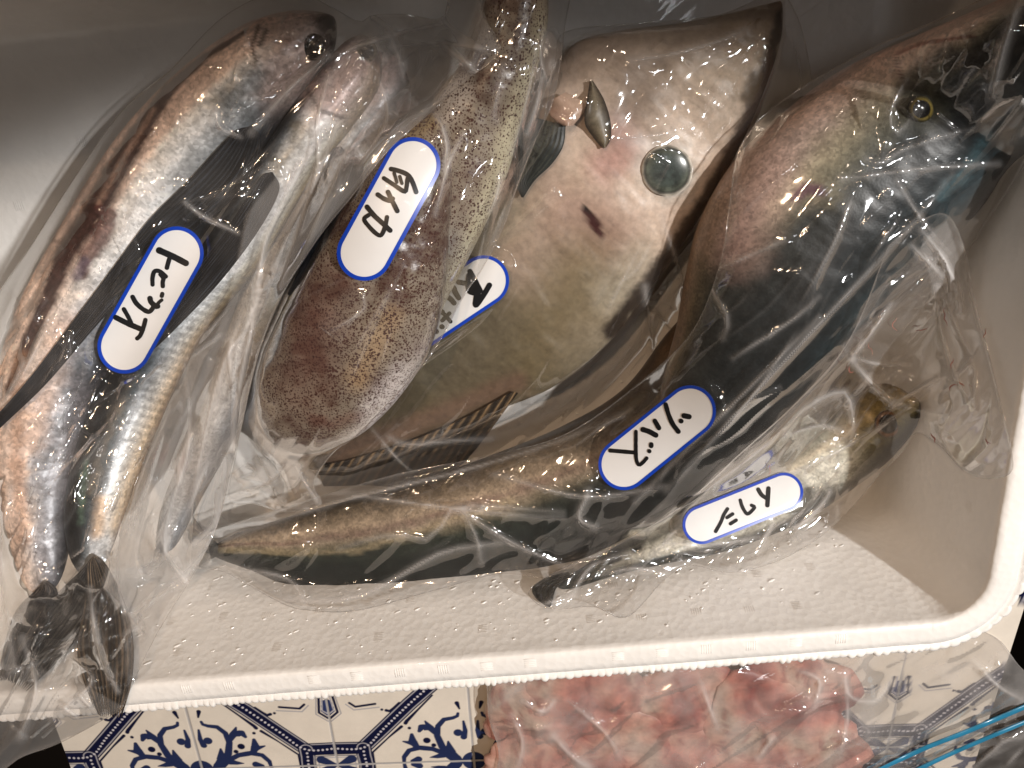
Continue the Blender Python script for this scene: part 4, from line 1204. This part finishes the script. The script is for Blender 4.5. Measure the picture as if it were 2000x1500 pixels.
def c_f1(S, T, U, V):
    up = ramp(T, [(-1, (190, 162, 146)), (-.5, (192, 170, 156)), (-.35, (206, 204, 200)), (.15, (214, 218, 222)), (.3, (190, 196, 202)), (.5, (96, 106, 114)), (.75, (34, 40, 47)), (1, (14, 17, 21))])
    lo = ramp(T+.5*(fbm(U/30, V/60, 92)-.5), [(-1, (206, 180, 162)), (-.45, (194, 182, 174)), (0, (150, 150, 154)), (.35, (104, 108, 114)), (.6, (48, 50, 55)), (1, (12, 13, 16))])
    k = sstep(.42, .6, S)[..., None]; C = up*(1-k)+lo*k
    C = C*(1+.5*(fbm(U/26, V/26, 71)-.5))[..., None]
    cut = [(478, 62), (400, 112), (330, 175), (270, 265), (225, 335), (180, 420), (130, 490), (95, 580), (60, 660), (20, 760)]
    C = C*1.45
    return paint(C, U, V, [([(600, 60), (560, 110), (545, 160)], 60, (176, 154, 146), .85, .6), ([(640, 40), (655, 90), (640, 130)], 26, (20, 18, 18), .9, .7), ([(505, 50), (492, 90), (500, 120)], 3.5, (60, 40, 34), .9, .5), ([(520, 60), (506, 90)], 4, (40, 22, 20), .9, .5),
                           ([(560, 80), (580, 90)], 10, (120, 84, 70), .6, .9, .6),
                           (cut, [4, 7, 12, 18, 23, 25, 20, 15, 14, 11], (56, 28, 24), .97, .35, .2), ([(300, 215), (240, 310), (190, 400)], 5, (196, 160, 140), .6, .9),
                           ([(190, 405), (215, 420), (195, 470), (170, 500), (165, 540)], [6, 16, 20, 16, 6], (96, 56, 52), .85, .4, .3), ([(165, 510), (150, 540)], 10, (86, 70, 92), .8, .6),
                           ([(500, 145), (470, 170), (430, 200), (480, 210)], 24, (78, 84, 86), .8, .8, .7), ([(450, 240), (400, 300), (350, 350)], 26, (120, 126, 130), .7, .9, .6),
                           ([(120, 640), (90, 760), (60, 860)], 26, (236, 204, 184), .6, .9, .5), ([(150, 760), (130, 860), (110, 960)], 26, (122, 118, 122), .6, .9, .8),
                           ([(40, 700), (30, 900), (45, 1050)], 14, (206, 160, 128), .6, .9, .5), ([(80, 1020), (90, 1120)], 26, (140, 136, 140), .5, .9, .6)], 33)


loft('body', [(640, 18), (560, 22), (480, 48), (395, 105), (320, 170), (245, 255), (180, 350), (118, 455), (60, 560), (15, 680), (-8, 800), (2, 920), (20, 1030), (45, 1130), (60, 1160)],
     [(665, 50), (640, 130), (580, 205), (520, 290), (460, 370), (395, 460), (330, 545), (265, 640), (215, 735), (185, 830), (160, 920), (142, 1020), (128, 1100), (115, 1158)],
     [.050, .050, .052, .058, .074, .098, .122], [.012, .023, .025, .024, .02, .014, .008], M['silver'], f1, c_f1, m=100, noise=.0012,
     und=lambda u, v: -.0045*np.exp(-(dpoly(u, v, [(400, 112), (330, 175), (270, 265), (225, 335), (180, 420), (130, 490), (95, 580)])[0]/13)**2))
dome('eye', 612, 92, 27, .003, M['eye'], f1, lambda R, a, U, V: ramp(R, [(0, (5, 5, 6)), (.8, (10, 10, 11)), (1, (60, 50, 46))]))
sheet('pectoral_fin', [(488, 246), (452, 262), (370, 350), (290, 430), (215, 530), (140, 630), (60, 735), (-10, 815)], [(492, 246), (508, 275), (480, 360), (395, 440), (295, 520), (185, 640), (90, 750), (-2, 838)], .001, M['fin'], f1, wingc, n=170, m=90, ridge=.00006)
sheet('pelvic_fin', [(292, 492), (250, 520), (222, 555), (212, 580)], [(310, 512), (275, 540), (245, 565), (216, 584)], .001, M['fin'], f1, fin_col((8, 8, 10), (30, 32, 36), 5), n=40, m=16)
sheet('tail_fin', [(86, 1136), (66, 1156), (30, 1194), (8, 1260), (-5, 1330)], [(92, 1136), (112, 1158), (90, 1202), (50, 1260), (12, 1335)], .001, M['fin'], f1, fin_col((30, 30, 32), (110, 100, 92), 9), n=60, m=24, ragged=.12)

lab1 = Lab((345, 495), (243, 677), 52.5, [
    [(311, 489), (338, 501), (363, 514), 11], [(331, 505), (328, 515), (326, 523), 7.5],
    [(298, 556), (298, 542), (302, 530), (312, 530), (324, 540), 7.5], [(321, 541), (318, 550), (318, 559), 7.5], [(312, 536), (318, 545), (317, 560), 5],
    [(317, 574), (316, 578), 7.5], [(316, 586), (311, 590), (306, 596), 6],
    [(259, 580), (266, 592), (278, 603), (290, 609), (297, 604), (300, 598), 8], [(293, 583), (295, 590), (304, 598), (308, 598), 9],
    [(226, 620), (250, 632), (278, 644), 9.5], [(242, 604), (250, 618), (256, 630), 7.5], [(284, 625), (280, 640), (274, 655), (268, 661), 7.5]], 8)
lab1.bw = 7
make_bag('milky crumpled plastic bag of flying fish hanging over the front rim', 'plastic bag',
         [(330, 140), (440, 30), (560, -20), (640, 10), (700, 42), (728, 30), (790, 28), (862, 36), (880, -10), (925, -20), (950, 40), (976, 100), (900, 165),
          (846, 215), (760, 292), (690, 380), (625, 460), (560, 560), (515, 660), (490, 750), (470, 840), (448, 930), (430, 1010), (405, 1070), (370, 1135), (320, 1215), (280, 1290), (255, 1345),
          (235, 1385), (190, 1412), (135, 1442), (95, 1460), (40, 1480), (-20, 1520), (-120, 1540), (-160, 1300), (-150, 1000), (-110, 760), (-20, 600), (60, 480), (150, 340), (240, 215)],
         [([(728, 32), (760, 60), (775, 100), (790, 150)], 1.6, 7, .15), ([(868, 88), (900, 115), (930, 140), (955, 150)], 2.6, 8, .25), ([(640, 110), (560, 180), (490, 260)], 2.0, 9, .2),
          ([(645, 110), (760, 70), (870, 45)], 1.4, 8, .1), ([(760, 92), (860, 84), (960, 100)], 1.4, 8, .1), ([(640, 150), (620, 240), (618, 330), (560, 450)], 2.0, 7, .14),
          ([(600, 300), (560, 380), (520, 470), (500, 560)], 2.0, 8, .16), ([(660, 240), (590, 420), (545, 560)], 1.8, 8, .12), ([(740, 150), (755, 230), (700, 330)], 1.6, 7, .1),
          ([(690, 260), (640, 380), (600, 470)], 1.6, 8, .1), ([(520, 450), (500, 560), (480, 640), (440, 700), (420, 800)], 2.2, 7, .14),
          ([(470, 620), (430, 720), (400, 850), (380, 950)], 2.2, 7, .12), ([(510, 540), (490, 640), (470, 740), (450, 880)], 2.0, 7, .16),
          ([(450, 665), (448, 700), (450, 745)], 2.6, 7, .25), ([(380, 695), (430, 655)], 1.8, 6, .15), ([(370, 850), (350, 900), (350, 940)], 2.4, 7, .25),
          ([(330, 800), (300, 900), (270, 1000), (240, 1100)], 1.8, 8, .12), ([(405, 905), (370, 990)], 1.8, 6, .15), ([(290, 940), (260, 1000), (240, 1060)], 1.8, 6, .15),
          ([(360, 700), (370, 860), (330, 1000), (290, 1120)], 1.6, 9, .1), ([(235, 1020), (230, 1120), (240, 1180), (280, 1240)], 1.8, 7, .14),
          ([(330, 1010), (320, 1060), (335, 1100), (400, 1180)], 2.2, 7, .2), ([(275, 1115), (310, 1100), (330, 1050)], 1.6, 6, .2),
          ([(176, 1150), (182, 1210), (200, 1290), (230, 1350)], 2.6, 6, .3), ([(120, 1380), (150, 1400)], 2.4, 5, .3), ([(155, 1360), (180, 1385)], 2.4, 5, .25),
          ([(360, 395), (400, 425), (465, 455)], 1.8, 5, .2), ([(420, 215), (430, 250), (470, 268)], 1.8, 5, .2), ([(280, 372), (240, 450), (215, 480)], 1.8, 8, .15),
          ([(100, 620), (50, 720), (5, 790)], 2.2, 7, .2), ([(20, 950), (0, 1100), (30, 1300)], 2.0, 10, .15), ([(50, 1250), (70, 1340), (40, 1440)], 2.0, 9, .15),
          ([(130, 1280), (180, 1330), (100, 1400)], 1.8, 9, .12), ([(240, 1260), (270, 1200), (340, 1140)], 1.4, 9, .12),
          ([(380, 1060), (420, 1020), (425, 960)], 2.0, 8, .2), ([(360, 1130), (420, 1040), (440, 900)], 1.6, 7, .16)],
         math.radians(-60), M['film_b'], gstep=3.4, it=45, lab=lab1, seed=33, nrand=190, wr=.0018, facet=.0024,
         veil_spots=[([(728, 30), (862, 36), (960, 105), (830, 225), (700, 360), (610, 470), (540, 600), (500, 700), (470, 820), (440, 960), (400, 1070), (330, 1190), (250, 1340),
                       (235, 1150), (300, 920), (380, 760), (450, 580), (480, 420), (560, 320), (600, 200)], .15),
                     ([(862, 36), (880, -10), (925, -20), (976, 100), (900, 90)], .22),
                     ([(-100, 1290), (60, 1300), (150, 1330), (240, 1380), (130, 1442), (-20, 1520), (-100, 1540)], .12)])

# ------------------------------------------------------------------ zip bag with raw flesh in front of the box
HM = np.maximum(0*HM+TABLE, TABLE)
pieces = [((1040, 1400), 100, 70, .1), ((1150, 1350), 110, 66, -.2), ((1190, 1450), 130, 70, .2), ((1330, 1370), 120, 70, -.1), ((1370, 1480), 120, 66, .1), ((1480, 1400), 110, 80, -.3),
          ((1560, 1340), 110, 66, .1), ((1590, 1450), 100, 76, .3), ((1060, 1500), 110, 60, .2), ((1260, 1520), 130, 60, 0), ((1480, 1520), 130, 60, .1)]
for i, ((cu, cv), ru, rv, an) in enumerate(pieces):
    th = np.linspace(0, np.pi, 26)[:, None]; a = np.linspace(0, 2*np.pi, 52, endpoint=False)[None]
    lump = 1.15+.8*(fbm(3+1.4*np.cos(a)+3*i, 3+1.4*np.sin(a)+th*.2, 5+i, 3)-.5)
    ex_ = ru*np.sin(th)*np.cos(a)*lump; ey_ = rv*np.sin(th)*np.sin(a)*lump
    U = cu+ex_*math.cos(an)-ey_*math.sin(an); V = cv+ex_*math.sin(an)+ey_*math.cos(an)
    zc_ = TABLE+.010+.002*(i % 3); X = P(U, V, zc_+0*U); X[..., 2] += .007*np.cos(th)*(1+1.4*(fbm(U/50, V/50, 8, 2)-.5))
    pc = fbm(U/45, V/45, 80+i)
    pc = fbm(U/70, V/60, 80, 3); C = ramp(pc, [(.25, (150, 84, 74)), (.42, (206, 136, 120)), (.55, (214, 164, 146)), (.72, (206, 182, 166))])*.82
    k = (fbm(U/14, V/40, 90+i) > .62)[..., None]*.5; C = C*(1-k)+lin((122, 44, 40), 1.2)*k
    o = mesh('raw_meat_piece', X.reshape(-1, 3), gridF(26, 52, True), M['meat'], cols=C)
    tag(o, 'piece of raw pinkish red flesh packed inside the zip bag', 'raw meat', 'raw pink pieces in the zip bag')
    stamp(X[:14])
zb = make_bag('clear zip bag of raw pink flesh with blue closure strips on the tiles', 'zip bag',
              [(950, 1300), (1200, 1260), (1500, 1240), (1800, 1210), (1935, 1240), (1990, 1300), (2060, 1380), (2100, 1560), (1700, 1620), (1300, 1620), (960, 1620), (975, 1480), (955, 1400)],
              [([(1020, 1370), (1060, 1390), (1080, 1370)], 2.4, 7, .25), ([(1080, 1440), (1120, 1480), (1150, 1500)], 2.6, 10, .25), ([(1370, 1340), (1385, 1380), (1400, 1420)], 2.2, 8, .2),
               ([(1110, 1370), (1180, 1430), (1210, 1480)], 1.6, 7, .1), ([(1650, 1310), (1660, 1360), (1710, 1370), (1740, 1330)], 1.6, 7, .15), ([(1480, 1480), (1510, 1440)], 2.4, 6, .25),
               ([(1650, 1330), (1655, 1400), (1640, 1480)], 1.4, 8, .1), ([(1900, 1290), (1950, 1340), (2000, 1370)], 1.6, 8, .1), ([(1560, 1310), (1600, 1330), (1590, 1380)], 2, 7, .15),
               ([(1900, 1500), (1960, 1450), (2000, 1440)], 3, 9, .1), ([(1960, 1500), (2000, 1460)], 3, 8, .1), ([(1000, 1400), (1020, 1450), (1010, 1500)], 2.2, 8, .2)],
              math.radians(-30), M['film_c'], seed=44, nrand=90, wr=.0018, facet=.0026, it=50, name='zip_bag')
for pts, wd in (([(1700, 1512), (1800, 1464), (1900, 1424), (2040, 1364)], 9), ([(1782, 1508), (1880, 1462), (2060, 1386)], 8)):
    q = smooth(pts, 60); z = samp(blur(HM, 8), q[:, 0], q[:, 1])+.0022
    c = P(q[:, 0], q[:, 1], z); a = np.linspace(0, 2*np.pi, 12, endpoint=False)
    tg_ = np.gradient(c, axis=0); tg_ /= np.linalg.norm(tg_, axis=1)[:, None]; sd_ = np.cross(tg_, A([0, 0, 1.])); sd_ /= np.linalg.norm(sd_, axis=1)[:, None]
    ring = c[:, None]+np.cos(a)[None, :, None]*sd_[:, None]*wd*.00026+np.sin(a)[None, :, None]*A([0, 0, .0009])
    mesh('zip_strip', ring.reshape(-1, 3), gridF(60, 12, True), M['zip'], zb)

# ------------------------------------------------------------------ water droplets on the foam
VV, FF, off = [], [], 0
rd = np.random.RandomState(9)


def drop(p, nrm, r, h, st=1.0, an=0.0):
    global off
    nrm = A(nrm)/np.linalg.norm(nrm); t1 = np.cross(nrm, [0, 1, .3]); t1 /= np.linalg.norm(t1); t2 = np.cross(nrm, t1)
    a = np.linspace(0, 2*np.pi, 10, endpoint=False)+an
    for k, f in enumerate((1, .75, .4)):
        hh = h*math.sqrt(1-f*f)-.00002 if f < 1 else -.0001
        VV.append(A([p+r*f*(st*math.cos(x)*t1+math.sin(x)*t2)+nrm*hh for x in a]))
    VV.append(A([p+nrm*h]))
    FF.append(np.vstack([gridF(3, 10, True, off)]+[[[off+20+i, off+20+(i+1) % 10, off+30, off+30]] for i in range(10)])); off += 31


sl = DRAFT/RIM; wn_ = A(from_box(0, 1)+(sl,))
for _ in range(300):
    s = rd.uniform(BX0+.04, BX1-.04); t = rd.uniform(.008, RIM-.006)
    X, Y = from_box(s, BY0+DRAFT*(1-t/RIM)+.0001); drop(A([X, Y, t]), wn_, rd.uniform(.0002, .0008), rd.uniform(.0001, .0004), rd.uniform(1, 3.2), rd.uniform(0, 3))
for _ in range(140):
    X, Y = from_box(rd.uniform(BX1-.2, BX1-.03), rd.uniform(BY0+.02, BY0+.12)); drop(A([X, Y, .0005]), (0, 0, 1), rd.uniform(.0003, .0009), rd.uniform(.0002, .0004), rd.uniform(1, 1.8))
FQ = np.vstack(FF); tri = FQ[:, 2] == FQ[:, 3]
FT = np.vstack([FQ[tri][:, :3], FQ[~tri][:, :3], FQ[~tri][:, [0, 2, 3]]])
tag(mesh('water_droplets', np.vstack(VV), FT, M['wet']), 'tiny water droplets on the inner foam wall and bottom of the box', 'water droplets', kind='stuff')
